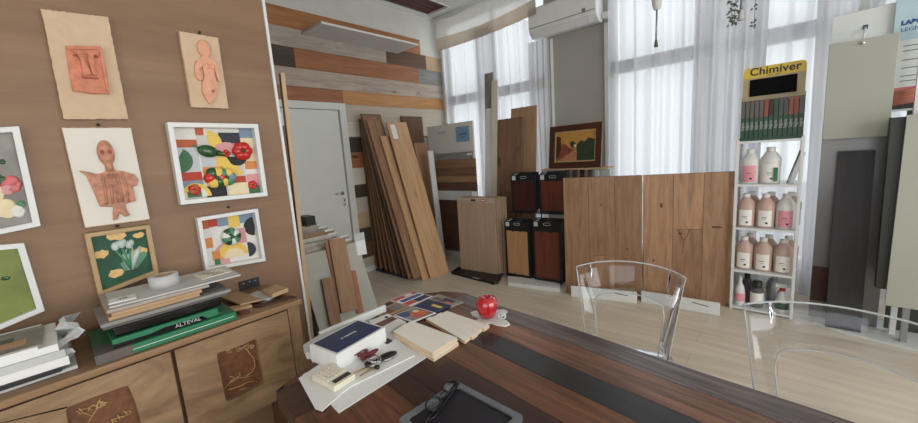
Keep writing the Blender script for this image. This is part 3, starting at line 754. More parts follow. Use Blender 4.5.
# crumpled wrap at the pile's right end
b = MB(); r = random.Random(5)
NI, NJ = 8, 7
b.v += [V((-1.84-.035*i_, yL-.035+.028*sin(j_*1.3+i_*1.1)+.008*j_+r.uniform(-.01, .01), CTZ+.035+.021*j_*(1-.07*abs(i_-3))+r.uniform(-.012, .012))) for i_ in range(NI) for j_ in range(NJ)]
for i in range(NI-1):
    for j in range(NJ-1): a = i*NJ+j; b.face([a, a+NJ, a+NJ+1, a+1], 'wrapper', [(0, 0)]*4)
single('crumpled_wrapper', b, 'crumpled clear wrapper sticking up at the right end of the left paper pile', 'wrapper', recalc=False)

# middle pile: green boxes, black case, grey boards, cartons, tape
yb0 = onx(96, 360, CX).y; yb1 = onx(237, 318, CX).y
t = thing('flat_box', 'long flat green printed box at the bottom of the middle pile', 'box', (-1.95, (yb0+yb1)/2, CTZ), None)
b = MB(); b.box(-2.14, CX-.0, yb0+.0, yb1, CTZ, CTZ+.035, 'green_print'); build('carton', b, t, bevel=.002)
b = MB(); b.box(CX-.1, CX+.0008, yb0-.002, yb0+.1, CTZ, CTZ+.036, 'box_grey')
b.box(CX, CX+.001, yb0+.1, yb1-.01, CTZ+.016, CTZ+.018, 'paper_white'); b.text('ALTA VELA', .028, (CX-.04, yb0+.34, CTZ+.0355), (0, 1, 0), (-1, 0, 0), 'paper_white')
build('printed_end', b, t)
z = CTZ+.0375
t = thing('flat_box', 'second green box with a dark printed band lying on the longest one', 'box', (-1.96, (yb0+yb1)/2, z), None)
b = MB(); b.box(-2.14, CX-.018, yb0+.05, yb1-.06, z, z+.032, 'green_print'); build('carton', b, t, bevel=.002)
b = MB(); b.prism([V((CX-.0178, yb0+y_, z+zz)) for y_, zz in ((.05, .0), (yb1-yb0-.1, 0), (yb1-yb0-.12, .018), (.2, .02), (.16, .012), (.05, .014))], X1*.001, 'black_gloss')
b.text('ALTEVAL', .022, (CX-.0165, yb0+.28, z+.01), (0, 1, 0), (0, 0, 1), 'paper_grey'); build('printed_band', b, t)
z += .0335
b = MB(); b.box(-2.12, CX-.03, yb0+.06, yb1-.04, z, z+.038, 'black_gloss'); single('flat_case', b, 'glossy black flat case lying on the green boxes', 'case', bevel=.008); z += .039
gB = 'grey and tan sample boards in the middle pile on the cabinet'
for i, (dy0, dy1, dx, mt, lb) in enumerate(((-.0, .0, 0, 'grey_dark', 'dark grey sample board directly on the black case'), (-.005, .01, .01, 'blue_grey', 'blue-grey sample board second above the black case'), (.02, -.1, -.01, 'card', 'tan card sample board lower of the tan layers'), (.03, -.09, -.01, 'card', 'tan card sample board upper of the tan layers'), (.02, -.06, -.015, 'grey_ash', 'grey wood sample board under the papers and tape'))):
    b = MB(); b.box(-2.12+dx, CX-.03+dx, yb0+dy0+.035, yb1+dy1-.01, z, z+.0125, mt); single('sample_board', b, lb, 'sample board', bevel=.001); z += .0131
b = rpile(yb0+.29, -1.98, .44, .25, z, .006, 'paper_grey', .04); single('brochure', b, 'pale grey printed brochure on top of the middle pile under the tape roll', 'brochure'); 
b = MB(); rpile(yb0+.11, -1.93, .08, .07, z+.0062, .004, 'paper_white', .1, b=b); b.text('4B', .03, (-1.93, yb0+.11, z+.0105), (0, 1, 0), (-1, 0, 0), 'text_dark'); single('printed_card', b, 'small white printed card at the left end of the middle pile', 'card')
b = MB(); rpile(yb0+.43, -1.99, .12, .12, z+.0064, .003, 'paper_warm', -.08, b=b)
for k in range(4): rpile(yb0+.41+.012*k, -2.03+.025*k, .05, .008, z+.0094, .0004, 'text_dark', -.08, b=b)
single('printed_card', b, 'cream card with black stamped marks on the right of the tape roll', 'card')
z += .0068
tc_ = V((-1.98, onx(164, 280, -1.98).y, z))
t = thing('tape_roll', 'thick roll of clear packing tape standing on the middle pile', 'tape roll', tc_)
b = MB(); b.lathe(tc_, [(.03, 0), (.052, 0), (.052, .05), (.03, .05), (.03, 0)], 'tape_clear', 28); build('tape', b, t)
b = MB(); b.lathe(tc_, [(.028, 0), (.0305, 0), (.0305, .05), (.028, .05), (.028, 0)], 'card', 28); build('core', b, t)
# samples at the right end of the cabinet
def cabquad(pts, z, h, mat, name, label, cat):
    return single(name, zpoly(pts, z, h, mat), label, cat)
b = zpoly([(226, 306), (262, 295), (297, 296), (262, 306)], CTZ, .006, 'maroon'); b.text('LEGNO', .018, onz(268, 301, CTZ+.0065), (0, 1, 0), (-1, 0, 0), 'paper_grey')
single('sample_chip', b, 'dark brown sample chip with a paper label nearest the cabinet right end', 'sample')
cabquad([(214, 310), (246, 303), (252, 305), (222, 313)], CTZ, .012, 'natural_oak', 'sample_chip', 'pale oak sample chip at the front edge beside the green box', 'sample')
cabquad([(218, 296), (238, 291), (262, 299), (240, 304)], CTZ+.014, .008, 'card', 'sample_chip', 'tan chip lying tilted on top of the sample heap', 'sample')
cabquad([(243, 298), (256, 291), (281, 292), (268, 299)], CTZ+.007, .008, 'paper_grey', 'sample_chip', 'whitish grey chip behind the dark brown one', 'sample')
cabquad([(262, 290), (276, 284), (288, 288), (272, 294)], CTZ+.016, .02, 'card', 'sample_chip', 'small tan block at the back of the sample heap', 'sample')
cabquad([(236, 311), (246, 309), (250, 311), (240, 313)], CTZ, .008, 'red_brown', 'sample_chip', 'tiny red-brown chip on the front edge', 'sample')
b = MB(); p = wallpt(250, 285, .012); b.box(PX, PX+.012, p.y-.05, p.y+.05, p.z-.02, p.z+.03, 'black_plastic'); 
for k in range(3): b.lathe((PX+.012, p.y-.03+.03*k, p.z+.018), [(.0001, .001), (.004, .001)], 'grey_metal', 8, axis=(Y1, Z1, X1))
single('wall_bracket', b, 'black metal bracket on the wall behind the sample heap', 'bracket', bevel=.002)

# ================================================================ sample boards leaning behind the partition
def wslab(name, label, b0, b1, t0, thick, mat, cat='plank', group=None, back=None, face=None):
    b = MB(); b.slab(b0, b1, t0, thick, mat, back); return single(name, b, label, cat, group)
# tan board edge by the partition
a = onx(275, 82, -2.5); c = onx(311, 330, -2.3)
dv = (a-c); bot = c-dv*(c.z/dv.z)
wslab('long_board', 'tall board edge leaning beside the white strip of the partition', bot, bot+V((-.05, .01, 0)), bot+dv*((a.z)/dv.z), .022, 'pale_tan', 'board', back=(0, -1, 0))
wslab('long_board', 'dark edged board tight behind the white strip of the partition', bot+V((-.02, -.045, 0)), bot+V((-.06, -.037, 0)), bot+V((-.02, -.045, 0))+dv*((a.z-.3)/dv.z), .018, 'dark_brown', 'board', back=(0, 1, 0))
# stack: planes parallel, leaning
Fp = V((-2.85, 0, .8)); Fn = V((.8, 0, .3)).normalized()
def stackpt(x, y, off=0): return on(x, y, Fp+Fn*off, Fn)
tl = stackpt(303, 246); tr = stackpt(357, 236)
yl, yr = tl.y, tr.y; hz_ = (tl.z+tr.z)/2
gS = 'grey sample panels leaning in a row behind the partition'
for i in range(11):
    x0 = -2.55-.075*i; zt = .80+.012*i+.01*(i % 3); sl = .375*zt
    mt = ['panel_grey', 'grey_ash', 'greige', 'blue_grey', 'white_wash', 'bundle_c'][i % 6] if i else 'panel_grey'
    dy = .03*((i*5) % 4-1.5)*.4
    lab = 'large grey panel with price label at the front of the leaning sample row' if i == 0 else 'sample panel in the leaning row behind the grey front panel, only its top edge showing'
    b = MB(); b.slab((x0, yl-.05+.004*i+dy, 0), (x0, yr+dy, 0), (x0-sl, yl-.05+.004*i+dy, zt), .014, mt, back=(-1, 0, 0))
    if i:
        for k in (0,): b.box(x0-sl-.01, x0-sl+.004, yr+dy-.09, yr+dy-.005, zt-.045, zt+.006, 'paper_white')
    single('sample_board', b, lab, 'sample panel', gS if i else None)
lq = [stackpt(354, 234.5, .001), stackpt(363.7, 232, .001), stackpt(367, 254, .001), stackpt(357.5, 255.5, .001)]
b = MB(); b.prism(lq, Fn*.001, 'paper_white'); b.prism([lq[0], lq[1], lq[1].lerp(lq[2], .35), lq[0].lerp(lq[3], .35)], Fn*.0016, 'paper_grey')
lb = single('price_label', b, 'white label with a photo stuck on the grey front panel', 'label')
def leansample(tlp, trp, brp, off, th, mat, label, name='sample_plank'):
    a, c, e = stackpt(*tlp, off), stackpt(*trp, off), stackpt(*brp, off)
    dn_ = (e-c).normalized(); ax = Fn.cross(dn_).normalized(); ax = ax if ax.y > 0 else -ax
    w = abs((c-a).dot(ax)); L = (e-c).length
    b = MB(); b.obox(c-ax*w/2+dn_*L/2-Fn*th/2, ax, Fn, dn_, w, th, L, mat); single(name, b, label, 'plank')
leansample((329, 240), (345, 238), (358, 309), .036, .02, 'bundle_c', 'tallest brown oak sample plank leaning on the grey panel')
leansample((325, 243), (332, 242), (347, 312), .015, .013, 'oak_red', 'thin reddish plank behind the tallest oak sample')
leansample((321.5, 278.5), (332.5, 277), (342, 325), .036, .018, 'bundle_b', 'short brown sample plank left of the tallest oak sample')
leansample((349, 271.5), (355.5, 270), (364, 312), .015, .013, 'oak_red', 'short reddish sample plank right of the tallest oak sample')
p = onx(307, 221, -3.35)
b = MB(); b.box(-3.42, -3.25, p.y-.06, p.y+.035, .965, 1.04, 'black_plastic'); b.box(-3.42, -3.24, p.y-.06, p.y+.04, .95, .965, 'grey_dark')
single('black_case', b, 'small black case on top of the leaning panels by the door', 'case', bevel=.004)

# ================================================================ the bundle of planks against the cladding
gL = 'brown planks standing in the bundle against the cladding'
def lean(b0px, t0px, Xt, w, th, mat, label, group=None, z0=.0, name='plank', bx=None, tips=None):
    bt = onz(b0px[0], b0px[1], z0) if bx is None else onx(b0px[0], b0px[1], bx)
    tp = onx(t0px[0], t0px[1], Xt)
    b = MB(); b.slab(bt, bt+V((0, w, 0)), tp, th, mat, back=(-1, 0, 0))
    o = single(name, b, label, 'plank', group); return o, bt, tp
def up(px_, z, X): return None
left = [(376, 267, 352.5, 119, 'bundle_b'), (381, 269, 355, 119, 'bundle_a'), (386, 270.5, 358, 118.5, 'bundle_b'), (391, 272, 361, 118.5, 'bundle_a'), (396, 274, 364.5, 119, 'bundle_c'), (400, 275.5, 367, 119.5, 'dark_brown')]
for i, (x0, y0, x1, y1, mt) in enumerate(left):
    lean((x0, y0), (x1, y1), -4.255+.028*i, .19, .018, mt, 'brown plank in the dense left part of the plank bundle, overlapped by its neighbours', gL, z0=.04)
b = MB(); b.box(-4.2, -3.5, 2.86, 3.2, 0, .035, 'black_plastic'); single('rack_base', b, 'black floor tray under the plank bundle', 'tray', bevel=.004)
lean((404, 277), (370.5, 114), -4.09, .3, .02, 'walnut', 'tallest brown board of the bundle with a chipped white edge', z0=.04)
lean((409, 279), (375, 117), -4.04, .2, .018, 'bundle_b', 'brown plank just right of the chipped-edge board', z0=.04)
lean((414, 279.5), (379.5, 120), -3.99, .2, .018, 'bundle_a', 'brown plank behind the two fanned oak planks', z0=.04)
o, bt, tp = lean((423, 280.5), (384.5, 136), -3.89, .12, .02, 'natural_oak', 'shorter pale oak plank, left of the labelled fanned plank')
o, bt, tp = lean((431, 279), (386.5, 122), -3.86, .33, .016, 'natural_oak', 'front honey oak plank fanned out of the bundle with white label')
az = (tp-bt).normalized(); ay = V((0, 1, 0)); nn = ay.cross(az); nn = nn if nn.x > 0 else -nn
b = MB(); b.obox(tp-az*.13+ay*.08+nn*.002, ay, nn, az, .08, .002, .19, 'paper_white'); single('price_label', b, 'white label near the top of the fanned honey oak plank', 'label')
# boards behind, towards the corner
p = onx(401, 116, -4.24); p2 = onx(422, 117.5, -4.24)
wslab('plank', 'dark brown board standing flat against the cladding behind the bundle', (-4.2, p.y, 0), (-4.2, p2.y, 0), (-4.24, p.y, p.z), .02, 'dark_brown', back=(-1, 0, 0))
p = onx(411, 143, -4.12); p2 = onx(422, 142.6, -4.12)
wslab('plank', 'knotty reddish plank between the fanned planks and the white display panel', (-3.93, p.y+.06, 0), (-3.93, p2.y+.08, 0), (-4.12, p.y, p.z), .02, 'bundle_c', back=(-1, 0, 0))
p = onx(427, 151, -3.85); p2 = onx(431, 151, -3.85)
wslab('plank', 'narrow white painted plank right of the knotty plank', (-3.76, p.y+.02, 0), (-3.76, p2.y+.04, 0), (-3.85, p.y, p.z), .015, 'white_paint', back=(-1, 0, 0))
p = onx(421, 138, WX+.024); p2 = onx(427.5, 149, WX+.024)
b = MB(); b.box(WX+.02, WX+.032, p.y, p2.y, p2.z, p.z, 'blue_grey'); single('sample_chip', b, 'small grey sample square fixed on the cladding near the corner', 'sample')

# ================================================================ display stand in the corner
DY = 4.08
def dpt(x, y, Y=DY): return ony(x, y, Y)
xl, xr = max(WX+.045, dpt(427, 127).x), dpt(472.5, 127).x
ds = thing('display_stand', 'pale grey display stand with tiers of sample boards in the corner by the left window', 'display stand', ((xl+xr)/2, DY, 0))
b = MB(); b.box(xl, xr, DY, DY+.03, .3, 1.955, 'stand_white'); build('back_panel', b, ds, bevel=.003)
zt = dpt(440, 190.5, DY-.12).z; zb = dpt(440, 199.5, DY-.12).z
b = MB(); b.box(xl+.08, xr+.03, DY-.14, DY, zb, zt, 'white_paint'); build('tray', b, ds, bevel=.003)
b = MB(); b.box(xl+.08, xr+.02, DY-.1, DY-.02, .08, zb, 'dark_brown'); build('lower_panel', b, ds)
b = MB(); b.box(xl+.02, xr+.03, DY-.1, DY+.05, 0, .06, 'white_paint'); build('base', b, ds)
b = MB(); a = dpt(455.5, 127); c = dpt(469.8, 141); b.box(a.x, c.x, DY-.004, DY, c.z, a.z-.004, 'label_blue')
b.text('LABOR', .045, ((a.x+c.x)/2, DY-.004, (a.z+c.z)/2+.0), X1, Z1, 'text_blue', bold=.001); b.text('LEGNO', .03, ((a.x+c.x)/2, DY-.004, (a.z+c.z)/2-.045), X1, Z1, 'text_blue')
build('blue_label', b, ds)
b = MB(); e = dpt(441, 133); b.text('T H E E', .05, (e.x, DY-.0005, e.z), X1, Z1, 'text_dark'); build('lettering', b, ds)
rows = [(437, 473, 154, 160.5, 'blue_grey', 'grey'), (436.5, 476, 160.5, 168.5, 'bundle_a', 'brown'), (436.5, 476, 168.5, 177, 'walnut', 'walnut'), (436.5, 476.5, 176.5, 183, 'bundle_c', 'mid-brown'), (436.5, 477, 182.5, 191, 'dark_brown', 'dark brown')]
nm = ['topmost grey sample board tucked in the corner display tiers', 'brown sample board, second tier from the top of the corner display', 'walnut sample board in the middle tier of the corner display', 'mid-brown sample board, fourth tier of the corner display', 'dark brown sample board at the lowest tier above the white tray']
for i, (xa, xb, ya, yb, mt, w_) in enumerate(rows):
    Yc = DY-.02-.024*i; p = dpt(xa, ya, Yc); p2 = dpt(xb, ya, Yc); zb_ = zt
    b = MB(); b.box(p.x, p2.x, Yc-.012, Yc, zb_, p.z, mt)
    if i == 0: b.box(p2.x-.1, p2.x-.01, Yc-.014, Yc-.012, p.z-.05, p.z-.02, 'paper_white')
    single('sample_board', b, nm[i], 'sample board')

# ---- tall planks by the left window
def upright(name, label, x0, x1, ytop, Yb, Yt, th, mat, edge=None):
    a = ony(x0, ytop, Yt); c = ony(x1, ytop, Yt); b = MB()
    b.slab((a.x, Yb, 0), (c.x, Yb, 0), (a.x, Yt, a.z), th, mat, back=(0, 1, 0)); return single(name, b, label, 'plank')
upright('plank', 'tallest dark grey plank leaning at the middle of the left window', 484.5, 493, 74, 4.0, 4.2, .018, 'blue_grey')
upright('plank', 'thin white plank leaning beside the dark grey one', 491.5, 497.5, 81, 3.9, 4.15, .015, 'white_wash')
upright('plank', 'shorter white plank leaning in front of the dark grey one', 485.5, 491.5, 109, 3.9, 4.13, .015, 'white_paint')
upright('plank', 'tan oak board leaning at the window, taller of the two', 511, 536.5, 109, 4.0, 4.2, .018, 'bundle_c')
upright('plank', 'knotty brown board in front of the taller tan board', 497.5, 522, 120, 3.9, 4.1, .018, 'walnut')

# ================================================================ oak panel stack on black base
t = thing('floor_stand', 'flat black floor stand holding the sand coloured panel stack', 'stand', (-2.85, 3.4, 0))
bq = [onz(451, 274), onz(459, 269), onz(503, 274), onz(499, 284), onz(494, 285)]
b = MB(); b.prism(bq, Z1*.035, 'black_plastic'); build('base', b, t, bevel=.008)
b = MB(); p = onz(476, 278, .036); b.box(p.x-.05, p.x+.05, p.y-.008, p.y+.008, .035, .0365, 'paper_grey'); build('sticker', b, t)
a0 = onz(461, 268.5, .036); a1 = onz(497.5, 274.5, .036)
ax = (a1-a0).normalized(); bk_ = V((-ax.y, ax.x, 0))
for i in range(5):
    o_ = bk_*(.035*i)+ax*(.018*i); h = .93
    b = MB(); mt = 'sand_oak'
    b.slab(a0+o_, a1+o_, a0+o_+Z1*h+bk_*.02, .016, mt, back=bk_)
    lab = 'front sand oak panel with red and black stickers on its top strip' if i == 0 else 'sand oak panel stacked behind the one with stickers'
    if i == 0:
        tt = thing('sample_board', lab, 'sample panel', (a0+a1)/2); build('board', b, tt)
        b = MB(); w = (a1-a0).length; tp = a0+Z1*h+bk_*.02-bk_*.0015
        b.obox(tp+ax*w/2-Z1*.03, ax, bk_, Z1, w, .002, .06, 'grey_ash_light'); build('top_strip', b, tt)
        b = MB(); b.obox(tp+ax*w*.72-Z1*.03-bk_*.002, ax, bk_, Z1, .07, .002, .025, 'veg_red'); b.obox(tp+ax*w*.72-Z1*.03-bk_*.003, ax, bk_, Z1, .05, .002, .01, 'paper_white'); build('sticker', b, tt)['label'] = 'red oval sticker'
        b = MB(); b.obox(tp+ax*w*.45-Z1*.03-bk_*.002, ax, bk_, Z1, .07, .002, .025, 'black_plastic'); b.obox(tp+ax*w*.47-Z1*.03-bk_*.003, ax, bk_, Z1, .02, .002, .012, 'veg_red'); build('sticker', b, tt)['label'] = 'black sticker'
    else: single('sample_board', b, lab, 'sample panel', 'sand oak panels stacked on the black floor stand')

# ================================================================ black framed samples in a two-tier rack
A0 = onz(507, 275, .04); A1 = onz(561, 283.5, .04)
ax = (A1-A0).normalized(); bk_ = V((-ax.y, ax.x, 0))
fq = [onz(507.5, 279), onz(560, 284), onz(560, 292.5), onz(508, 285.5)]
rk = thing('sample_rack', 'two-tier sample rack with a long white foot, left of the big knotty boards', 'rack', (A0+A1)/2*1)
b = MB(); b.prism(fq, Z1*.04, 'white_paint')
for k in range(4):
    p = fq[3].lerp(fq[2], .3+.1*k)+V((0, .03, .041)); b.lathe(p, [(.0001, 0), (.008, 0)], 'dark_gap', 8)
build('foot', b, rk, bevel=.004)
b = MB(); W = (A1-A0).length
for u in (0, W/2, W): b.obox(A0+ax*u+bk_*.3+Z1*.58, ax, bk_, Z1, .012, .012, 1.16, 'black_plastic')
b.obox(A0+ax*W/2+bk_*.25+Z1*.74, ax, bk_, Z1, W, .22, .012, 'black_plastic')
b.obox(A0+ax*W/2+bk_*.16+Z1*.0-Z1*.01, ax, bk_, Z1, W, .34, .012, 'black_plastic'); build('rack_frame', b, rk)
def framed(p0, w, h, mat, label, n=3, group=None):
    # one black carrier board with a colour panel, handle and a white sticker
    for i in range(n-1, -1, -1):
        o_ = p0+bk_*(.028*i)+Z1*(.014*i)+ax*(.006*i)
        lab = label if i == 0 else 'black carrier board behind the '+label.split(' panel')[0].replace('black framed ', '')+' sample'
        tt = thing('sample_board', lab, 'sample board', o_+ax*w/2, ('carrier boards behind the '+label.split(' panel')[0].replace('black framed ', '')+' sample') if i else None)
        b = MB(); b.obox(o_+ax*w/2+Z1*h/2+bk_*.006, ax, bk_, Z1, w, .012, h, 'black_plastic'); build('carrier', b, tt, bevel=.002)
        if i == 0:
            b = MB(); iw, ih = w*.84, h*.78; zc = h*.44
            b.obox(o_+ax*w/2+Z1*zc-bk_*.002, ax, bk_, Z1, iw, .004, ih, mat)
            build('wood_inset', b, tt)
            b = MB()
            for u in (.34, .66):
                b.obox(o_+ax*w*u+Z1*(zc+ih/2)-bk_*.0045, ax, bk_, Z1, .02, .002, .02, 'black_plastic'); b.obox(o_+ax*w*u+Z1*(zc-ih/2)-bk_*.0045, ax, bk_, Z1, .02, .002, .02, 'black_plastic')
            build('clip', b, tt)
        b = MB(); b.obox(o_+ax*w*.13+Z1*(h-.035)-bk_*.001, ax, bk_, Z1, .045, .003, .05, 'paper_grey'); build('sticker', b, tt)
        b = MB(); b.tube([o_+ax*w*u+Z1*(h-.03+dz_)-bk_*.003 for u, dz_ in ((.42, .012), (.62, .012), (.64, 0), (.62, -.012), (.42, -.012), (.4, 0), (.42, .012))], .0025, 'paper_grey', 5); build('handle', b, tt)
w = W*.47
framed(A0, w, .66, 'rack_oak', 'black framed honey oak panel, lower left of the rack')
framed(A0+ax*(W*.53), w+.02, .68, 'cherry', 'black framed cherry panel, lower right of the rack')
framed(A0+ax*.03+bk_*.15+Z1*.75, w, .43, 'maroon', 'black framed maroon panel, upper left of the rack')
framed(A0+ax*(.03+W*.53)+bk_*.15+Z1*.75, w, .43, 'red_brown', 'black framed red-brown panel, upper right of the rack')

# ================================================================ two big boards
def bigboard(pl, pr, ph, cols, label, joints, mats, knots):
    b0, b1 = onz(*pl), onz(*pr); ax = (b1-b0).normalized(); bk = V((-ax.y, ax.x, 0)); W = (b1-b0).length
    tt = thing('display_board', label, 'display board', (b0+b1)/2)
    b = MB(); b.obox(b0+ax*W/2+bk*.016+Z1*ph/2, ax, bk, Z1, W, .018, ph, 'dark_gap')
    us = [0]+cols+[1]
    for i in range(len(us)-1):
        u0, u1 = us[i], us[i+1]; zs = [0]+joints[i]+[ph]
        for j in range(len(zs)-1):
            b.obox(b0+ax*W*(u0+u1)/2+bk*.005+Z1*(zs[j]+zs[j+1])/2, ax, bk, Z1, W*(u1-u0)-.0025, .01, zs[j+1]-zs[j]-.0025, mats[(i*2+j) % len(mats)])
    for (u, z, rw, rh) in knots:
        c = b0+ax*W*u+Z1*z-bk*.0005
        b.prism([c+ax*rw*cos(k*pi/5)*(1+.4*sin(k*3+u*9))+Z1*rh*1.3*sin(k*pi/5)*(1+.3*cos(k*5)) for k in range(10)], -bk*.0006, 'knot')
    build('plank_face', b, tt)
    return tt, b0, b1, ax, bk, W
t1_, b0, b1, ax, bk, W = bigboard((566, 293), (641.8, 300.3), 1.2, [.335, .67], 'tall knotty oak board, left of the two big panels behind the clear chair', [[], [.42], []], ['knotty', 'knotty2', 'knotty3'], [(.5, .93, .007, .012), (.82, .5, .005, .014)])
t2_, c0, c1, ax2, bk2, W2 = bigboard((643, 300.5), (732.5, 306.5), 1.2, [.335, .66], 'wider knotty oak board with a black crack, right of the two big panels', [[], [.7], []], ['knotty3', 'knotty', 'knotty2'], [(.2, .92, .012, .022), (.8, .72, .035, .01), (.12, .4, .006, .014), (.42, .66, .018, .008)])
b = MB()
for pts in ([(.4, .7), (.42, .64), (.46, .6), (.455, .54), (.45, .47)], [(.52, .7), (.49, .63), (.46, .6)]):
    b.tube([c0+ax2*W2*u+Z1*z-bk2*.001 for u, z in pts], .003, 'dark_gap', 5, flat=.4)
build('crack', b, t2_)
# white feet
for (q_, lb) in (([(571, 296.5), (637, 303.5)], 'white foot block in front of the left big board'), ([(641, 302), (719.5, 316)], 'longer white foot block in front of the right big board')):
    p, p2 = onz(*q_[0]), onz(*q_[1]); a_ = (p2-p).normalized(); k_ = V((-a_.y, a_.x, 0))
    tt = thing('board_foot', lb, 'foot block', (p+p2)/2)
    b = MB(); b.obox((p+p2)/2+k_*.012+Z1*.055, a_, k_, Z1, (p2-p).length, .024, .11, 'white_paint'); build('block', b, tt, bevel=.004)
    b = MB(); cc = p.lerp(p2, .77)-k_*.001+Z1*.075; b.obox(cc, (a_-Z1*.12).normalized(), k_, Z1, .12, .002, .006, 'dark_gap'); build('slot', b, tt)

# ================================================================ painting on a rail shelf
PY = 4.22
sh = thing('slatted_shelf', 'narrow wooden rail shelf on which the small landscape painting stands', 'shelf', (-1.9, PY, 1.1))
b = MB(); a = ony(545, 168.5, PY); c = ony(611, 167, PY); zs_ = (a.z+c.z)/2
b.box(a.x, c.x, PY-.1, PY+.1, zs_-.018, zs_, 'pale_tan'); build('top', b, sh)
b = MB(); b.box(a.x+.02, c.x-.02, PY+.02, PY+.04, 0, zs_-.02, 'white_paint'); build('back_board', b, sh)
for k in range(5):
    x = ony(567+7.5*k, 173, PY-.05).x; b = MB(); b.box(x-.02, x+.02, PY-.06, PY-.03, zs_-.35, zs_-.018, ['frame_dark', 'dark_brown', 'frame_dark', 'dark_brown', 'white_paint'][k]); build('slat', b, sh)
pq = [ony(549.5, 127.5, PY), ony(603.5, 121.5, PY-.0), ony(602, 165.5, PY-.04), ony(550, 167.5, PY-.04)]
pq = [V((pq[3].x, PY+.02, pq[0].z)), V((pq[2].x, PY+.02, pq[0].z)), V((pq[2].x, PY-.05, zs_+.001)), V((pq[3].x, PY-.05, zs_+.001))]
pn = (pq[1]-pq[0]).cross(pq[3]-pq[0]).normalized(); pn = pn if pn.y < 0 else -pn
pt = thing('painting', 'small framed landscape painting of a red rocky path standing below the air conditioner', 'painting', (pq[2]+pq[3])/2)
inn = [lerp4(pq, u, v) for u, v in ((.11, .14), (.89, .14), (.89, .86), (.11, .86))]
b = MB(); b.prism(pq, pn*.03, 'frame_dark', holes=[inn]); build('frame', b, pt, bevel=.004)
in2 = [lerp4(pq, u, v) for u, v in ((.13, .17), (.87, .17), (.87, .83), (.13, .83))]
b = MB(); b.prism([p+pn*.012 for p in inn], pn*.006, 'gilt', holes=[[p+pn*.012 for p in in2]]); build('slip', b, pt)
b = MB(); b.prism(in2, pn*.008, 'paint_sky')
for poly, mt, k in (([(0, .3), (.1, .42), (.22, .38), (.38, .55), (.5, .6), (.3, 1), (0, 1)], 'paint_rock', 1), ([(.56, .42), (.66, .3), (.74, .36), (.84, .22), (1, .3), (1, 1), (.55, 1), (.52, .7)], 'paint_tree', 2), ([(.5, .6), (.56, .62), (.56, 1), (.05, 1), (.3, .8)], 'paint_path', 3), ([(0, .1), (.12, .14), (.14, .6), (.04, .9), (0, .9)], 'frame_dark', 4), ([(.36, .36), (.44, .3), (.52, .4), (.5, .56), (.4, .52)], 'paint_tree', 5), ([(.47, .44), (.53, .44), (.52, .52), (.48, .52)], 'p_cream', 6)):
    b.prism([lerp4(in2, u, v)+pn*.008 for u, v in poly], pn*.0004*k, mt)
build('canvas', b, pt)

# ================================================================ bottle shelf
sx0, sx1, sy0, sy1 = -.335, .06, 3.84, 4.16
lv = [.03, .36, .73, 1.095, 1.445]
bs = thing('shelf_unit', 'narrow white metal shelf unit full of bottles by the right window', 'shelf unit', ((sx0+sx1)/2, 4.0, 0))
for x in (sx0, sx1):
    for y in (sy0, sy1):
        b = MB(); b.box(x-.01, x+.01, y-.01, y+.01, 0, 1.46, 'white_metal'); build('upright', b, bs, bevel=.002)
for z_ in lv:
    b = MB(); b.box(sx0-.008, sx1+.008, sy0-.012, sy1+.012, z_-.018, z_, 'white_metal'); build('shelf', b, bs, bevel=.002)
def jug(name, label, loc, body, labmat, s_=1., group=None):
    tt = thing(name, label, 'bottle', loc, group); L = V(loc)
    b = MB(); r = .052*s_; h = .15*s_
    prof = [(.0001, 0), (r*.92, 0), (r, .01), (r, h), (r*.93, h+.025), (r*.6, h+.06), (r*.42, h+.078), (r*.4, h+.085)]
    b.lathe(L, prof, body, 20, sx=1.05, sy=.85); build('body', b, tt)
    b = MB(); b.lathe(L, [(r*.45, h+.08), (r*.46, h+.105), (r*.4, h+.11), (.0001, h+.11)], 'jug_white', 16); build('cap', b, tt)
    b = MB(); b.tube([L+V((r*.8, 0, h*.75)), L+V((r*.98, 0, h*.85)), L+V((r*.95, 0, h+.02)), L+V((r*.5, 0, h+.06))], .008*s_, body, 6); build('handle', b, tt)
    b = MB(); n = 12
    for i in range(n+1):
        a = -pi/2-.75+1.5*i/n
        for z_ in (.015, h*.86): b.v.append(L+V((r*1.06*1.01*cos(a), r*.86*1.02*sin(a), z_)))
    for i in range(n): b.face([2*i, 2*i+2, 2*i+3, 2*i+1], labmat, [(0, 0)]*4, True)
    lo = build('label', b, tt, recalc=False)
    b = MB(); yy = L.y-r*.885
    b.box(L.x+.004, L.x+.02, yy-.0008, yy, L.z+.035, L.z+.05, 'text_dark'); b.box(L.x-.02, L.x+.012, yy-.0008, yy, L.z+.085, L.z+.09, 'text_dark'); b.box(L.x-.015, L.x+.008, yy-.0008, yy, L.z+.07, L.z+.073, 'vent_grey'); build('print', b, lo)
    return tt
jx = [-.266, -.139, -.012]
pos = ['left', 'middle', 'right']
j0 = jug('jug', 'left pink-brown jug on the third shelf down, front row', (jx[0], 3.92, lv[2]), 'jug_pink', 'jug_label', 1.13)
dup(j0, (jx[1], 3.92, lv[2]), 'middle pink-brown jug in the upper row of three, front')
for k in range(3): dup(j0, (jx[k], 3.92, lv[1]), '%s pink-brown jug in the lower row of three, front' % pos[k])
for z_, w_ in ((lv[2], 'upper'), (lv[1], 'lower')):
    for k in range(3):
        dup(j0, (jx[k]+.03, 4.06, z_), 'pink-brown jug half hidden behind the front jugs of the %s row' % w_, 'jugs behind the front ones in the %s row' % w_)
jw = jug('jug', 'white jug with a pink flower label at the left of the top jug shelf', (-.255, 3.93, lv[3]), 'jug_white', 'label_pink', 1.15)
jg = jug('jug', 'white jug with a green label strip at the middle of the top jug shelf', (-.125, 3.93, lv[3]), 'jug_white', 'jug_label', 1.22)
dup(jw, (jx[2], 3.92, lv[2]), 'whitish jug with pink label at the right end of the upper row of three')
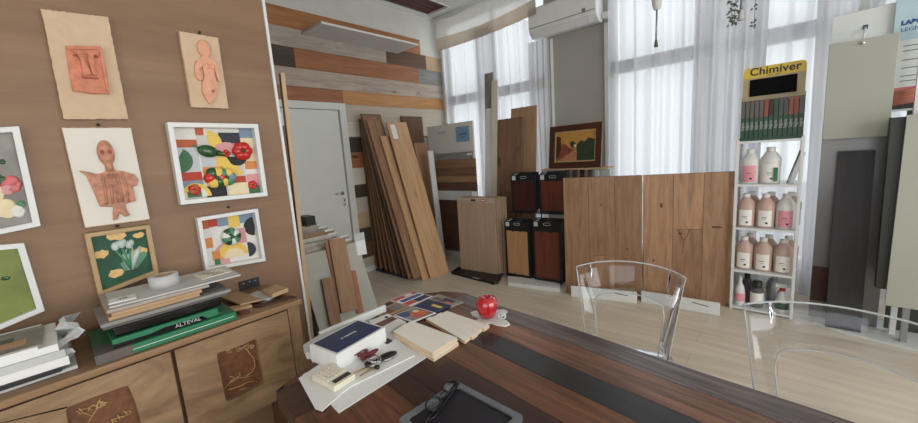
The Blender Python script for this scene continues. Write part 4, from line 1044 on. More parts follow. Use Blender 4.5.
b = MB(); b.box(-.10, -.074, 3.867, 3.872, lv[3]+.02, lv[3]+.13, 'green_print')
lab_ = build('green_strip', b, jg)
b = MB(); b.slab((-.02, 3.9, lv[3]), (-.02, 4.08, lv[3]), (.045, 3.9, lv[3]+.25), .006, 'grey_dark', back=(1, 0, 0)); b.slab((-.008, 3.91, lv[3]), (-.008, 4.07, lv[3]), (.052, 3.91, lv[3]+.24), .03, 'white_metal', back=(1, 0, 0))
single('leaning_tray', b, 'pale dark-edged tray leaning at the right of the top jug shelf', 'tray')
# bottom shelf bottles
def btl(name, label, x, y, prof, mats, capmat, capprof, labm=None):
    z_ = lv[0]; tt = thing(name, label, 'bottle', (x, y, z_)); L = V((x, y, z_))
    b = MB(); b.lathe(L, prof, mats, 18); build('body', b, tt)
    b = MB(); b.lathe(L, capprof, capmat, 14); build('cap', b, tt)
    if labm:
        b = MB(); r = max(p[0] for p in prof); b.lathe(L, [(r*1.01, prof[2][1]+.03), (r*1.01, prof[3][1]-.01)], labm, 18); build('label', b, tt)
    return tt
btl('bottle', 'pink and white bottle at the left of the bottom shelf', -.28, 3.9, [(.0001, 0), (.036, 0), (.038, .01), (.036, .12), (.028, .17), (.012, .2)], 'jug_white', 'jug_white', [(.014, .195), (.014, .225), (.009, .26), (.0001, .262)], 'label_pink')
btl('bottle', 'white bottle with a thick black cap on the bottom shelf', -.165, 3.92, [(.0001, 0), (.044, 0), (.046, .01), (.046, .14), (.04, .165), (.03, .175)], 'grey_dark', 'black_plastic', [(.034, .17), (.034, .22), (.03, .23), (.0001, .23)], 'jug_label')
btl('bottle', 'black capped bottle half hidden behind at the bottom shelf', -.24, 4.02, [(.0001, 0), (.036, 0), (.038, .01), (.038, .18), (.03, .2), (.02, .21)], 'grey_dark', 'black_plastic', [(.022, .205), (.022, .25), (.0001, .25)])
btl('bottle', 'grey rounded bottle at the back of the bottom shelf', -.06, 4.06, [(.0001, 0), (.05, 0), (.052, .01), (.05, .18), (.035, .22), (.02, .23)], 'grey_metal', 'grey_metal', [(.02, .225), (.02, .25), (.0001, .25)])
sp = thing('spray_bottle', 'white spray bottle with red and white trigger on the bottom shelf', 'spray bottle', (.0, 3.9, lv[0])); L = V((-.0, 3.9, lv[0]))
b = MB(); b.lathe(L, [(.0001, 0), (.043, 0), (.045, .01), (.043, .1), (.03, .15), (.014, .18)], 'jug_white', 18); build('body', b, sp)
b = MB(); b.lathe(L, [(.017, .178), (.017, .205), (.0001, .205)], 'veg_red', 14); build('collar', b, sp)
b = MB(); b.box(L.x-.045, L.x+.022, L.y-.012, L.y+.012, L.z+.205, L.z+.235, 'jug_white'); b.tube([L+V((-.02, 0, .205)), L+V((-.035, 0, .18)), L+V((-.04, 0, .165))], .005, 'jug_white', 6); build('trigger', b, sp, bevel=.004)
b = MB(); b.lathe(L, [(.0455, .03), (.0445, .085)], 'green_dark', 18); build('label', b, sp)
b = MB(); b.box(.0, .05, 4.02, 4.12, lv[0], lv[0]+.14, 'paper_white'); single('carton', b, 'small pale carton at the back right of the bottom shelf', 'box')
# swatch charts and header sign on top
hs = thing('color_chart_stand', 'counter display with yellow header sign and black screen on top of the bottle shelf', 'display', (-.13, 4.0, lv[4]))
hx0, hx1 = ony(742, 97, 3.98).x+.0, ony(805, 97, 3.98).x
zc0 = ony(775, 98, 3.98).z
ztop = ony(745, 69, 4.02).z
b = MB(); b.box(hx0-.005, hx1+.005, 3.9, 4.06, lv[4], lv[4]+.02, 'green_dark'); b.box(hx0-.005, hx1+.005, 4.04, 4.06, lv[4], zc0+.03, 'green_dark'); build('rack', b, hs)
rr = .03; pts = [(hx0, zc0-.02), (hx1, zc0-.02), (hx1, ztop-rr)]+[(hx1-rr+rr*cos(a), ztop-rr+rr*sin(a)) for a in (.5, 1.05, 1.57)]+[(hx0+rr+rr*cos(a), ztop-rr+rr*sin(a)) for a in (1.57, 2.1, 2.64)]+[(hx0, ztop-rr)]
b = MB(); b.prism([(x, 4.03, z_) for x, z_ in pts], (0, .012, 0), 'sign_yellow'); header = build('header_sign', b, hs)
zm = ztop-.085
b = MB(); b.box(hx0+.004, hx1-.004, 4.027, 4.03, zc0-.02, zm, 'sign_tan'); build('photo_field', b, header)
b = MB(); b.text('Chimiver', .082, ((hx0+hx1)/2+.005, 4.029, ztop-.038), X1, Z1, 'black_plastic', bold=.0018); b.text('colori  legno', .018, ((hx0+hx1)/2, 4.029, ztop-.074), X1, Z1, 'text_dark'); build('sign_text', b, header)
b = MB(); b.box(hx0+.045, hx1-.05, 4.02, 4.027, zc0+.035, zm-.012, 'screen_black'); build('screen', b, hs)
cols_ = ['swatch_grey', 'swatch_grey', 'swatch_grey', 'swatch_grey', 'swatch_grey', 'swatch_brick', 'maroon', 'green_dark', 'grey_dark', 'grey_dark', 'swatch_brick', 'swatch_brick', 'swatch_grey']
N = 13; dx = (hx1-hx0)/N
for k in range(N):
    x = hx0+dx*(k+.5); tt = thing('color_chart', 'narrow colour chart strip standing in the display below the yellow sign', 'colour chart', (x, 3.95, lv[4]+.02), 'colour chart strips in the rack')
    y_ = 3.94; zb_ = lv[4]+.021; zt_ = zc0-.005
    b = MB(); b.box(x-dx*.44, x+dx*.44, y_, y_+.05, zb_, zt_, 'green_dark'); build('card_pack', b, tt)
    b = MB(); b.box(x-dx*.42, x+dx*.42, y_-.002, y_, zb_+(zt_-zb_)*.55, zt_-.004, cols_[k]); build('swatch', b, tt)
    b = MB(); b.text('legno', .03, (x, y_-.0008, zb_+(zt_-zb_)*.33), Z1, -X1, 'paper_grey'); build('print', b, tt)

# ================================================================ right display stand
rs = thing('display_stand', 'tall display stand on a white base plate carrying hanging sample panels, right side', 'display stand', (.6, 3.8, 0))
bq = [onz(813, 322, .02), onz(818, 311, .02), onz(918, 325, .02)+V((.3, 0, 0)), onz(918, 349, .02)+V((.3, -.1, 0)), onz(838, 330, .02)]
b = MB(); b.prism([V((p.x, p.y, 0)) for p in bq], Z1*.02, 'white_paint'); build('base_plate', b, rs, bevel=.003)
gY = 3.93
g0 = ony(822, 138, gY); g1 = ony(890, 139, gY)
b = MB(); b.box(g0.x-.0, g1.x+.03, gY, gY+.02, .02, g0.z+.1, 'mirror_grey'); bp_ = build('back_plate', b, rs)
b = MB(); a = ony(813, 266, gY-.005); c = ony(826, 302, gY-.005); b.box(g0.x+.002, g0.x+.12, gY-.004, gY, c.z, a.z, 'maroon'); build('dark_inset', b, bp_)
lx = ony(896, 318, 3.78).x
b = MB(); b.box(lx-.015, lx+.015, 3.85, 3.88, .02, 2.1, 'white_metal'); build('post', b, rs)
# beige hanging panel
hy_ = 3.78
h = [ony(830, 45, hy_), ony(899, 32, hy_), ony(889.5, 139, hy_), ony(822, 137, hy_)]
x0_, x1_ = (h[0].x+h[3].x)/2, (h[1].x+h[2].x)/2
zt_, zb_ = (h[0].z+h[1].z)/2, (h[2].z+h[3].z)/2
tt = thing('hanging_sample', 'upper plain beige panel hung by a chrome knob on the right display', 'sample panel', (h[3]+h[2])/2)
b = MB(); b.box(x0_, x1_, hy_, hy_+.02, zb_, zt_, 'panel_beige', faces={0: 'panel_beige_side', 4: 'panel_beige_side'}); build('board', b, tt, bevel=.002)
k_ = ony(863, 43, hy_); b = MB(); b.lathe((k_.x, hy_, k_.z), [(.0001, .018), (.008, .018), (.012, .012), (.01, 0)], 'chrome', 14, axis=(X1, Z1, -Y1)); build('knob', b, tt)
# slate board leaning in front of back plate
wslab('sample_board', 'tall dark slate coloured board standing upright below the beige hanging panel', (ony(825, 325, 3.76).x, 3.76, .022), (ony(861, 329, 3.76).x, 3.76, .022), (ony(836.5, 152, 3.86).x, 3.88, ony(850, 151, 3.88).z), .014, 'slate_board', 'sample panel', back=(0, 1, 0))
# white card panel behind with cord
wp = thing('card_sheet', 'white card panel with a small black square behind the beige hanging panel', 'panel', (.3, 3.9, zt_-.1))
w0 = ony(832, 18, 3.97); w1 = ony(897, 2, 3.97)
b = MB(); b.prism([(w0.x, 3.97, zt_-.25), (w1.x+.02, 3.97, zt_-.25), (w1.x+.02, 3.97, w1.z), (w0.x+.01, 3.97, w0.z)], (0, .008, 0), 'poster_white'); build('card', b, wp)
b = MB(); s0 = ony(865.5, 27, 3.968); b.box(s0.x-.012, s0.x+.012, 3.966, 3.97, s0.z-.014, s0.z+.014, 'navy'); build('black_square', b, wp)
b = MB(); s1 = ony(863, 40, 3.9); b.tube([s0, s0.lerp(s1, .5)+V((.0, -.02, 0)), s1], .006, 'white_metal', 6); build('cord', b, wp)
b = MB(); b.box(w0.x+.05, w1.x-.03, 3.98, 4.0, .02, zt_-.2, 'grey_metal'); build('back_support', b, wp)
# poster
po = thing('poster', 'poster headed with blue lettering, text lines and a photograph of hands, right edge', 'poster', (.75, 3.93, 1.55))
p0 = ony(896.5, 3, 3.94); p1 = ony(890, 112, 3.94)
PXR = p0.x+.62
b = MB(); b.box(p0.x, PXR, 3.94, 3.946, p1.z, p0.z+.06, 'poster_white'); build('sheet', b, po)
zb1 = ony(918, 38, 3.94).z
b = MB(); b.box(p0.x, PXR, 3.938, 3.94, zb1, p0.z+.06, 'poster_blue'); zt1 = ony(905, 23, 3.938).z; zt2 = ony(905, 31, 3.938).z
b.text('LABOR', .036, (p0.x+.03, 3.937, zt1), X1, Z1, 'text_blue', align='LEFT', bold=.003); b.text('LEGNO', .034, (p0.x+.03, 3.937, zt2+.008), X1, Z1, 'text_blue', align='LEFT'); build('header', b, po)
b = MB()
for yy_ in (45, 50, 59, 67, 75, 80):
    z_ = ony(912, yy_, 3.94).z; b.box(p0.x+.05, p0.x+.45, 3.9385, 3.94, z_-.003, z_+.003, 'vent_grey')
build('text_lines', b, po)
zz1 = ony(905, 87, 3.94).z; zz2 = ony(900, 109, 3.94).z
b = MB(); b.box(p0.x, PXR, 3.938, 3.94, zz2, zz1, 'print_rose')
for k in range(5): b.tube([(p0.x+.0, 3.937, zz2+.03+.018*k), (p0.x+.12, 3.935, zz2+.045+.018*k), (p0.x+.28, 3.937, zz2+.05+.02*k)], .014, 'skin', 6)
b.box(p0.x, PXR, 3.936, 3.94, zz2, zz2+.035, 'text_dark'); build('hands_photo', b, po)
b = MB(); b.box(p0.x+.1, p0.x+.5, 3.95, 3.965, .02, p1.z+.2, 'panel_beige_side'); build('backing_support', b, rs)
# lower beige panel
ly = 3.6
q0, q1 = ony(907, 115, ly), ony(882.5, 305, ly)
lp = thing('hanging_sample', 'large pale beige panel with a dark edge, lower right cut by the picture edge', 'sample panel', (q0.x+.3, ly, q1.z))
b = MB(); b.prism([(q1.x+.01, ly, q1.z), (q1.x+.6, ly, q1.z), (q0.x+.6, ly, q0.z), (q0.x, ly, q0.z)], (0, .02, 0), 'panel_beige'); build('board', b, lp, bevel=.002)
b = MB(); e0, e1 = ony(889, 118, ly+.1), ony(874, 285, ly+.1); b.prism([(e1.x, ly+.03, e1.z), (e1.x+.4, ly+.03, e1.z), (e0.x+.4, ly+.03, e0.z), (e0.x, ly+.03, e0.z)], (0, .07, 0), 'panel_beige_side'); build('dark_backing', b, lp)
b = MB(); b.box(lx+.02, lx+.05, ly+.1, 3.9, .8, .83, 'grey_metal'); b.box(lx+.02, lx+.05, ly+.13, ly+.16, .02, .83, 'grey_metal'); build('bracket', b, lp)

# ================================================================ hanging ornaments
def hang(x, y0, y1, Y):
    return ony(x, y0, Y), ony(x, y1, Y)
t_ = thing('hanging_ornament', 'white cup shaped ornament with a long tassel hanging at the right window', 'ornament', ony(656, 46, 4.2))
a, c = ony(657, 6, 4.2), ony(656, 45, 4.2)
b = MB(); b.lathe(a-Z1*.02, [(.0001, -.02), (.03, -.01), (.045, .04), (.05, .1), (.044, .1), (.0001, .02)], 'jug_white', 18); build('cup', b, t_)
b = MB(); b.tube([a-Z1*.03, c+Z1*.04], .008, 'grey_metal', 6); b.lathe(c, [(.0001, -.02), (.02, -.018), (.014, .03), (.008, .05), (.0001, .05)], 'leaf_dry', 10); build('tassel', b, t_)
b = MB(); b.tube([a+Z1*.08, V((a.x, a.y, CZ))], .003, 'white_metal', 5); build('string', b, t_)
a, c = ony(743, -10, 4.2), ony(741, 20, 4.2)
t_ = thing('hanging_ornament', 'grey tassel hanging between the two dried sprigs', 'ornament', c)
b = MB(); b.tube([a, c+Z1*.05], .015, 'grey_metal', 6); b.lathe(c, [(.0001, -.005), (.03, 0), (.02, .05), (.012, .09), (.0001, .1)], 'paper_grey', 12); build('tassel', b, t_)
b = MB(); b.tube([a, V((a.x, a.y, CZ))], .003, 'white_metal', 5); build('string', b, t_)
def sprig(x0, x1, y1, Y, label, seed, dens):
    r = random.Random(seed); a, c = ony((x0+x1)/2, y1, Y), None
    t_ = thing('dried_sprig', label, 'dried plant', a); b = MB(); zt_ = 3.6
    w_ = (ony(x1, 10, Y).x-ony(x0, 10, Y).x)/2
    for st in (-.5, .5) if dens > 60 else (0,):
        b.tube([V((a.x+st*w_, a.y, zt_)), V((a.x+st*w_*.8, a.y+.01, (zt_+a.z)/2)), V((a.x+st*w_*.6, a.y, a.z+.02*abs(st)))], .002, 'leaf_dry', 4)
    build('stems', b, t_); b = MB()
    for k in range(dens):
        p = V((a.x+r.uniform(-w_, w_), a.y+r.uniform(-.03, .03), r.uniform(a.z, zt_)))
        d_ = V((r.uniform(-1, 1), r.uniform(-.5, .5), r.uniform(-1, .3))).normalized(); e_ = d_.cross(V((0, 1, 0))).normalized()
        b.prism([p, p+d_*.014+e_*.008, p+d_*.03, p+d_*.014-e_*.008], V((0, .002, 0)), 'leaf_dry')
    o = build('leaves', b, t_); o['kind'] = 'stuff'
sprig(728, 737.5, 24, 4.2, 'fuller dried sprig hanging left of the grey tassel', 3, 260)
sprig(751, 757, 29, 4.2, 'thin dried sprig hanging right of the grey tassel', 4, 60)
a = ony(864, 8, 4.25)
b = MB(); b.prism([a+V((-.03, 0, -.03)), a+V((.035, 0, -.02)), a+V((.02, 0, .08)), a+V((-.01, 0, .09))], V((0, .03, 0)), 'paper_grey'); b.tube([a+Z1*.08, V((a.x, a.y, CZ))], .003, 'white_metal', 5)
single('hanging_ornament', b, 'small grey-white cloth ornament hanging above the white card panel', 'ornament')

# ================================================================ table
TZ = .75
far_a = V((-1.29, 1.445)); far_b = V((2.1, 1.05))
def far(x): return far_a.y+(far_b.y-far_a.y)*(x-far_a.x)/(far_b.x-far_a.x)
tab = thing('table', 'large dark table top of mixed wood strips in the foreground', 'table', (.3, .7, 0))
d_ = V((far_b.x-far_a.x, far_b.y-far_a.y, 0)).normalized(); n_ = V((d_.y, -d_.x, 0))   # n_ points towards the camera
O = V((far_a.x, far_a.y, TZ))
def off(x, y):
    p = onz(x, y, TZ)-O; return p.dot(n_)
l2 = (off(520, 326)+off(760, 412.6))/2; l3 = (off(520, 346.6)+off(708.7, 423))/2; l4 = (off(520, 365.5)+off(639.5, 423))/2
l5 = off(439, 356.7)*.5+off(540, 405)*.5
print('strips', l2, l3, l4, l5, off(520, 312), off(760, 394), [onz(*p, TZ) for p in ((281, 386), (309, 423), (388, 387), (413, 405), (439, 383), (419, 369))])
A = onz(281, 386, TZ)
end_pts = [A, onz(300, 371, TZ)+V((-.12, .04, 0)), V((-1.53, 1.13, TZ)), V((-1.47, 1.33, TZ)), O.copy()]
Lx = 3.3
def band(o0, o1, x_start, x_end, mat, b, wob=0):
    # strip between offsets o0..o1 measured from the far edge, along d_
    n = 24; pts = []
    for i in range(n+1):
        x = x_start+(x_end-x_start)*i/n; pts.append(O+d_*x+n_*(o0+(wob*(.5*sin(3.1*x+1)+.35*sin(7.3*x)) if wob else 0)))
    pts += [O+d_*x_end+n_*o1, O+d_*x_start+n_*o1]
    b.prism([p-Z1*.055 for p in pts], Z1*.055, mat)
b = MB(); g = .0012
DEP = 1.02
band(0, l2-g, .0, Lx, 'tb_grey', b, .014)
band(l2+g, l3-g, .0, Lx, 'tb_red', b); band(l3+g, l4-g, .0, Lx, 'tb_black', b); band(l4+g, l5-g, .05, Lx, 'tb_red2', b)
band(l5+g, l5+.16, .05, Lx, 'tb_brown', b)
band(l5+.162, l5+.24, .33, Lx, 'tb_brown', b); band(l5+.162, l5+.24, .14, .328, 'tb_navy', b)
band(l5+.242, DEP, .33, Lx, 'tb_red2', b)
band(l5+.242, DEP, .14, .328, 'tb_brown', b)
# left end piece: a broad cross board with a rounded, waney outer edge
ep = [O+n_*0, O+n_*(l5-.001), O+d_*.045+n_*(l5), O+d_*.045+n_*(l5+.16), O+d_*.138+n_*(l5+.162), O+d_*.138+n_*DEP]
A2 = O+d_*0+n_*DEP; 
ep += [V((A.x+.02, A.y-.0, TZ)), V((A.x, A.y+.015, TZ)), V((-1.40, .75, TZ)), V((-1.53, 1.13, TZ)), V((-1.50, 1.31, TZ)), V((-1.42, 1.40, TZ))]
b.prism([p-Z1*.055 for p in ep], Z1*.055, 'tb_end')
build('tabletop', b, tab)
b = MB()
cA = V((A.x+.05, A.y+.05, 0)); b.box(A.x+.04, A.x+.1, .5, 1.2, 0, TZ-.056, 'tb_end'); build('leg_panel', b, tab, bevel=.004)
b = MB(); b.box(1.7, 1.76, .3, .95, 0, TZ-.056, 'tb_end'); build('leg_panel', b, tab, bevel=.004)
b = MB(); b.box(A.x+.1, 1.7, .75, .79, .5, TZ-.056, 'tb_brown'); build('stretcher', b, tab)

# ---- things on the table
z0 = TZ+.0005
def tq(name, label, cat, pts, h, mat, z=z0, group=None, side=None, bevel=0, deco=None):
    b = MB(); b.prism([onz(x, y, z+h)-Z1*h for x, y in pts], Z1*h, mat, side=side)
    if deco is None: return single(name, b, label, cat, group, bevel=bevel)
    q_ = [onz(x, y, z+h) for x, y in pts]; c = sum(q_, V((0, 0, 0)))/len(q_)
    t_ = thing(name, label, cat, V((c.x, c.y, z)), group); build('pages' if 'agaz' in cat else 'body', b, t_, bevel=bevel)
    b = MB()
    for i, (poly, mt) in enumerate(deco): b.prism([lerp4(q_, u, v) for u, v in poly], Z1*(.0003+.00015*i), mt)
    build('cover_print', b, t_)
    return t_
# magazines (corner order: left, far, right, near)
tq('magazine', 'magazine with red, white and blue diagonal stripes at the far left table corner', 'magazine', [(391, 299.5), (412.5, 291.7), (432.6, 296), (410, 306.6)], .006, 'paper_white', deco=[(rect(0, .04, 1, .26), 'print_rose'), (rect(.08, .34, .95, .56), 'print_blue'), (rect(0, .62, .4, .9), 'print_rose'), (rect(.42, .64, .96, .94), 'navy'), (rect(.5, .1, .8, .2), 'paper_white')])
tq('magazine', 'grey glossy magazine farthest back on the table beside the striped one', 'magazine', [(428, 298.4), (438.6, 294.2), (463.4, 302), (450, 307)], .006, 'grey_ash', deco=[(rect(.08, .08, .92, .9), 'photo_grey'), (rect(.2, .15, .5, .6), 'print_brown'), (rect(.5, .4, .8, .8), 'navy'), (rect(.25, .65, .45, .85), 'print_orange')])
tq('magazine', 'navy magazine with a small yellow title behind the cream planks', 'magazine', [(414, 306), (428, 298.8), (451, 305.5), (438.6, 312.5)], .007, 'navy', z=z0+.007, deco=[(rect(.45, .45, .65, .85), 'p_yellow')])
tq('magazine', 'beige magazine with dark lettering beside the white strip', 'magazine', [(368, 311), (389, 300.7), (411, 306.6), (384, 317)], .006, 'card', z=z0, deco=[(rect(.05, .08, .95, .3), 'text_dark'), (rect(.05, .42, .5, .9), 'print_brown'), (rect(.52, .42, .95, .9), 'photo_grey'), (rect(.1, .14, .6, .22), 'paper_white')])
tq('magazine', 'magazine with an orange picture on white cover, left of cream planks', 'magazine', [(393.6, 315), (415, 306.6), (436, 312.6), (412.6, 321.5)], .006, 'paper_white', z=z0+.008, deco=[(rect(.04, .04, .96, .96), 'photo_grey'), (rect(.06, .1, .45, .5), 'print_blue'), (arc(.6, .6, .3, 0, 330, 14, .28), 'print_orange'), (arc(.45, .75, .16, 0, 330, 10), 'print_rose'), (arc(.7, .35, .12, 0, 330, 10), 'p_cream')])
t_ = tq('brochure', 'white brochure with a brown strip and black circle mark beside the navy box', 'brochure', [(369, 321), (387.7, 313.7), (406, 321.5), (384, 335)], .012, 'paper_white', deco=[(rect(.05, .3, .95, .6), 'print_brown'), (arc(.75, .2, .08, 0, 330, 12), 'text_dark')])
t_ = tq('sample_tile', 'stray printed leaflet pile under the back left corner of the navy box', 'leaflets', [(303, 345), (322, 333), (352, 318), (366, 325), (322, 352), (306, 352)], .03, 'paper_grey')
# white strip at the table's far-left edge
p0_, p1_ = onz(319, 332, .79), onz(385, 304.5, .79)
b = MB(); dd = (p1_-p0_).normalized(); sd = V((dd.y, -dd.x, 0)); b.obox((p0_+p1_)/2-Z1*.018, dd, sd, Z1, (p1_-p0_).length, .018, .036, 'white_paint'); single('white_strip', b, 'long white profile lying along the left end of the table', 'profile', bevel=.004)
# cream planks and cream slabs
for k in range(4):
    P = [onz(425.6, 318.5, .765), onz(445.6, 310.2, .765), onz(487.5, 324.4, .765), onz(464.6, 341, .765)]
    u0, u1 = k/4+.002, (k+1)/4-.002
    a_, b_, c_, e_ = P[0].lerp(P[1], u0), P[0].lerp(P[1], u1), P[3].lerp(P[2], u1+.0), P[3].lerp(P[2], u0)
    sh_ = (.0, .008, .002, .01)[k]; v_ = (c_-b_).normalized()*sh_
    b = MB(); b.prism([p-Z1*.014+v_ for p in (a_, b_, c_, e_)], Z1*.014, 'cream_board', side='board_edge')
    single('cream_plank', b, ['nearest of the four narrow cream planks lying side by side', 'second nearest of the four narrow cream planks on the table', 'second farthest of the four narrow cream planks on the table', 'farthest of the four narrow cream planks on the table'][k], 'plank', bevel=.0012)
Q = [(393, 331), (411.4, 320.5), (457.5, 337.4), (432.6, 353)]
for k, (zz_, lb) in enumerate(((z0, 'lower thick cream slab of the pair in front of the papers'), (z0+.0165, 'upper thick cream slab of the pair in front of the papers'))):
    P = [onz(x, y, .783) for x, y in Q]; s_ = V((.008, -.004, 0)) if k == 0 else V((0, 0, 0))
    b = MB(); b.prism([V((p.x, p.y, zz_))+s_ for p in P], Z1*.016, 'cream_board', side='board_edge'); single('cream_slab', b, lb, 'slab', bevel=.0015)
# papers
tq('paper_sheet', 'broad white printed sheet lying lowest, spread under the documents', 'paper', [(303, 374), (392, 333), (427.5, 356.5), (338.5, 412.5)], .003, 'paper_white')
t_ = thing('document', 'white folded document under the calculator and the keys', 'paper', onz(350, 370, z0+.004))
b = MB(); P = [(298.6, 378), (330, 357), (340, 353.5), (397, 338.5), (415, 355), (352, 385.5), (343, 392), (322, 410.5), (315, 408)]
b.prism([onz(x, y, z0+.008)-Z1*.004 for x, y in P], Z1*.004, 'paper_white'); build('sheet', b, t_)
b = MB()
for (x, y, w_) in ((390, 341.5, 3),):
    b.prism([onz(x, y, z0+.0085) for x, y in ((382, 341), (388, 338), (393, 341), (387, 344.5))], Z1*.0004, 'text_dark')
b.text('M2N', .02, onz(357, 351, z0+.0086), (.8, .55, 0), (-.55, .8, 0), 'text_dark'); build('print', b, t_)
# navy lidded box
zb = z0; zt_ = .822
o4 = [onz(x, y, zt_) for x, y in ((310.3, 344), (359.5, 318), (384, 328), (334.7, 355))]
# square it up
c = sum(o4, V((0, 0, 0)))/4; e1_ = ((o4[1]-o4[0])+(o4[2]-o4[3]))/2; e2_ = ((o4[3]-o4[0])+(o4[2]-o4[1]))/2; LL, WW = e1_.length, e2_.length; e1_.normalize(); e2_ = (e2_-e1_*e2_.dot(e1_)).normalized()
bxx = thing('lidded_box', 'white cardboard box with a navy blue top beside the keys', 'box', V((c.x, c.y, zb)))
print('box', LL, WW)
b = MB(); b.obox(V((c.x, c.y, (zt_-.002+z0)/2)), e1_, e2_, Z1, LL, WW, zt_-.002-z0, 'paper_white'); build('carton', b, bxx, bevel=.002)
b = MB(); b.obox(V((c.x, c.y, zt_-.001)), e1_, e2_, Z1, LL*.9, WW*.86, .003, 'navy'); lid = build('navy_top', b, bxx)
b = MB(); b.text('ceramica', .02, V((c.x, c.y, zt_+.001))+e2_*(-.0), e1_, -e2_, 'paper_white', bold=.0006); b.text('- - - - - -', .01, V((c.x, c.y, zt_+.001))+e2_*.022, e1_, -e2_, 'paper_grey'); build('print', b, lid)
b = MB(); b.obox(V((c.x, c.y, 0))+e1_*(LL/2+.0005)+Z1*(zt_-.03), e2_, e1_, Z1, .03, .001, .03, 'text_dark'); b.obox(V((c.x, c.y, 0))+e2_*(WW/2+.0005)+Z1*(z0+.03)-e1_*.02, e1_, e2_, Z1, .05, .001, .006, 'print_brown'); build('side_print', b, bxx)
# calculator
ct = z0+.03
P = [onz(x, y, ct) for x, y in ((313, 373), (336, 362), (351.5, 375), (332, 389.5))]
cc = sum(P, V((0, 0, 0)))/4; e1_ = ((P[1]-P[0])+(P[2]-P[3]))/2; e2_ = ((P[3]-P[0])+(P[2]-P[1]))/2; LL, WW = e1_.length, e2_.length; e1_.normalize(); e2_ = (e2_-e1_*e2_.dot(e1_)).normalized()
cal = thing('calculator', 'cream desk calculator with a dark display strip lying on the papers', 'calculator', V((cc.x, cc.y, z0+.0085)))
b = MB(); b.obox(V((cc.x, cc.y, z0+.0195)), e1_, e2_, Z1, LL, WW, .021, 'cream_plastic'); build('case', b, cal, bevel=.004)
b = MB(); b.obox(V((cc.x, cc.y, ct+.0008))+e2_*WW*.32+e1_*LL*.05, e1_, e2_, Z1, LL*.75, WW*.16, .0016, 'text_dark'); build('display', b, cal)
for i in range(4):
    for j in range(5):
        b = MB(); b.obox(V((cc.x, cc.y, ct+.0018))+e2_*WW*(-.36+.15*i)+e1_*LL*(-.36+.18*j), e1_, e2_, Z1, LL*.13, WW*.1, .003, 'paper_warm'); build('key', b, cal)
# keys
kz = z0+.0095
def kp(x, y, z=0): return onz(x, y, kz+z)
ks = thing('key_bunch', 'bunch of keys with a burgundy tag and black car key lying on the papers', 'keys', kp(372, 362))
b = MB(); c = kp(374, 362, .012); 
for r_, dz_, tl_ in ((.026, .004, .2), (.02, .008, -.25)):
    b.tube([c+V((r_*cos(a), r_*sin(a), dz_+r_*tl_*sin(a))) for a in [2*pi*k/18 for k in range(19)]], .0024, 'chrome', 6)
build('ring', b, ks)
b = MB(); c = kp(387, 356, .009); d1 = (kp(396, 352)-kp(378, 360)).normalized(); d2 = V((-d1.y, d1.x, 0))
b.ball(c, .042, .021, .01, 'black_plastic', 18, axis=(d1, d2, Z1)); b.tube([c-d1*.03, c-d1*.055], .006, 'black_plastic', 8); fb = build('car_key', b, ks)
b = MB(); b.tube([c+d1*.041*cos(a)+d2*.0215*sin(a)-Z1*.002 for a in [-2.2+2.6*k/12 for k in range(13)]], .002, 'chrome', 6); build('chrome_edge', b, fb)['label'] = 'chrome rim'
b = MB(); c = kp(366, 356, .01)
for a, l_ in ((.4, .042), (1.4, .048), (2.5, .04), (3.6, .048), (5.2, .034)): b.ball(c+V((cos(a), sin(a), .15))*l_*.5, l_*.62, .01, .009, 'burgundy', 10, axis=(V((cos(a), sin(a), .1)), V((-sin(a), cos(a), 0)), Z1))
build('tag', b, ks)['label'] = 'burgundy figure shaped tag'
for (x, y, x2, y2) in ((371, 365, 352, 374), (373, 368, 360, 376)):
    a, c = kp(x, y, .006), kp(x2, y2, .004); b = MB(); dd = (c-a).normalized(); b.ball(a, .011, .009, .0022, 'brass', 12); b.obox((a+c)/2, dd, V((-dd.y, dd.x, 0)), Z1, (c-a).length, .005, .002, 'brass'); build('key', b, ks)
b = MB(); b.ball(kp(368, 364, .012), .018, .012, .009, 'black_plastic', 12); b.ball(kp(377, 367, .01), .012, .01, .008, 'black_plastic', 12); build('fob', b, ks)
# apple on a white leaf-shaped dish
apx = onz(487.5, 316, z0+.012)
dish = thing('dish', 'white pointed leaf-shaped dish under the red apple', 'dish', V((apx.x, apx.y, z0)))
b = MB(); pts = []
for k in range(24):
    a = 2*pi*k/24; rr_ = .082*(1+.42*cos(4*a+.4)); pts.append(V((apx.x+.01+rr_*cos(a), apx.y+rr_*sin(a), z0)))
b.prism(pts, Z1*.006, 'jug_white'); build('plate', b, dish, bevel=.002)
b = MB(); c = V((apx.x+.062, apx.y+.025, z0+.02)); b.tube([c+V((.02*cos(a), .0, .014*sin(a))) for a in [2*pi*k/14 for k in range(15)]], .004, 'jug_white', 6); build('ring_handle', b, dish)
ap = thing('apple', 'shiny red ceramic apple standing on the white dish', 'apple', V((apx.x, apx.y, z0+.0065)))
b = MB(); R_ = .043; prof = [(.0001, .008), (.012, .002), (.022, 0), (.033, .012), (.041, .032), (.0445, .052), (.042, .07), (.034, .083), (.022, .089), (.012, .086), (.006, .078), (.0001, .072)]
b.lathe(V((apx.x, apx.y, z0+.0065)), prof, 'apple_red', 28); b.v = [V((apx.x, apx.y, z0+.0065))+(v-V((apx.x, apx.y, z0+.0065)))*1.13 for v in b.v]; build('fruit', b, ap)
b = MB(); b.tube([V((apx.x, apx.y, z0+.087)), V((apx.x+.002, apx.y, z0+.104)), V((apx.x+.007, apx.y, z0+.112))], [.0025, .003, .004], 'apple_red', 8); build('stem', b, ap)
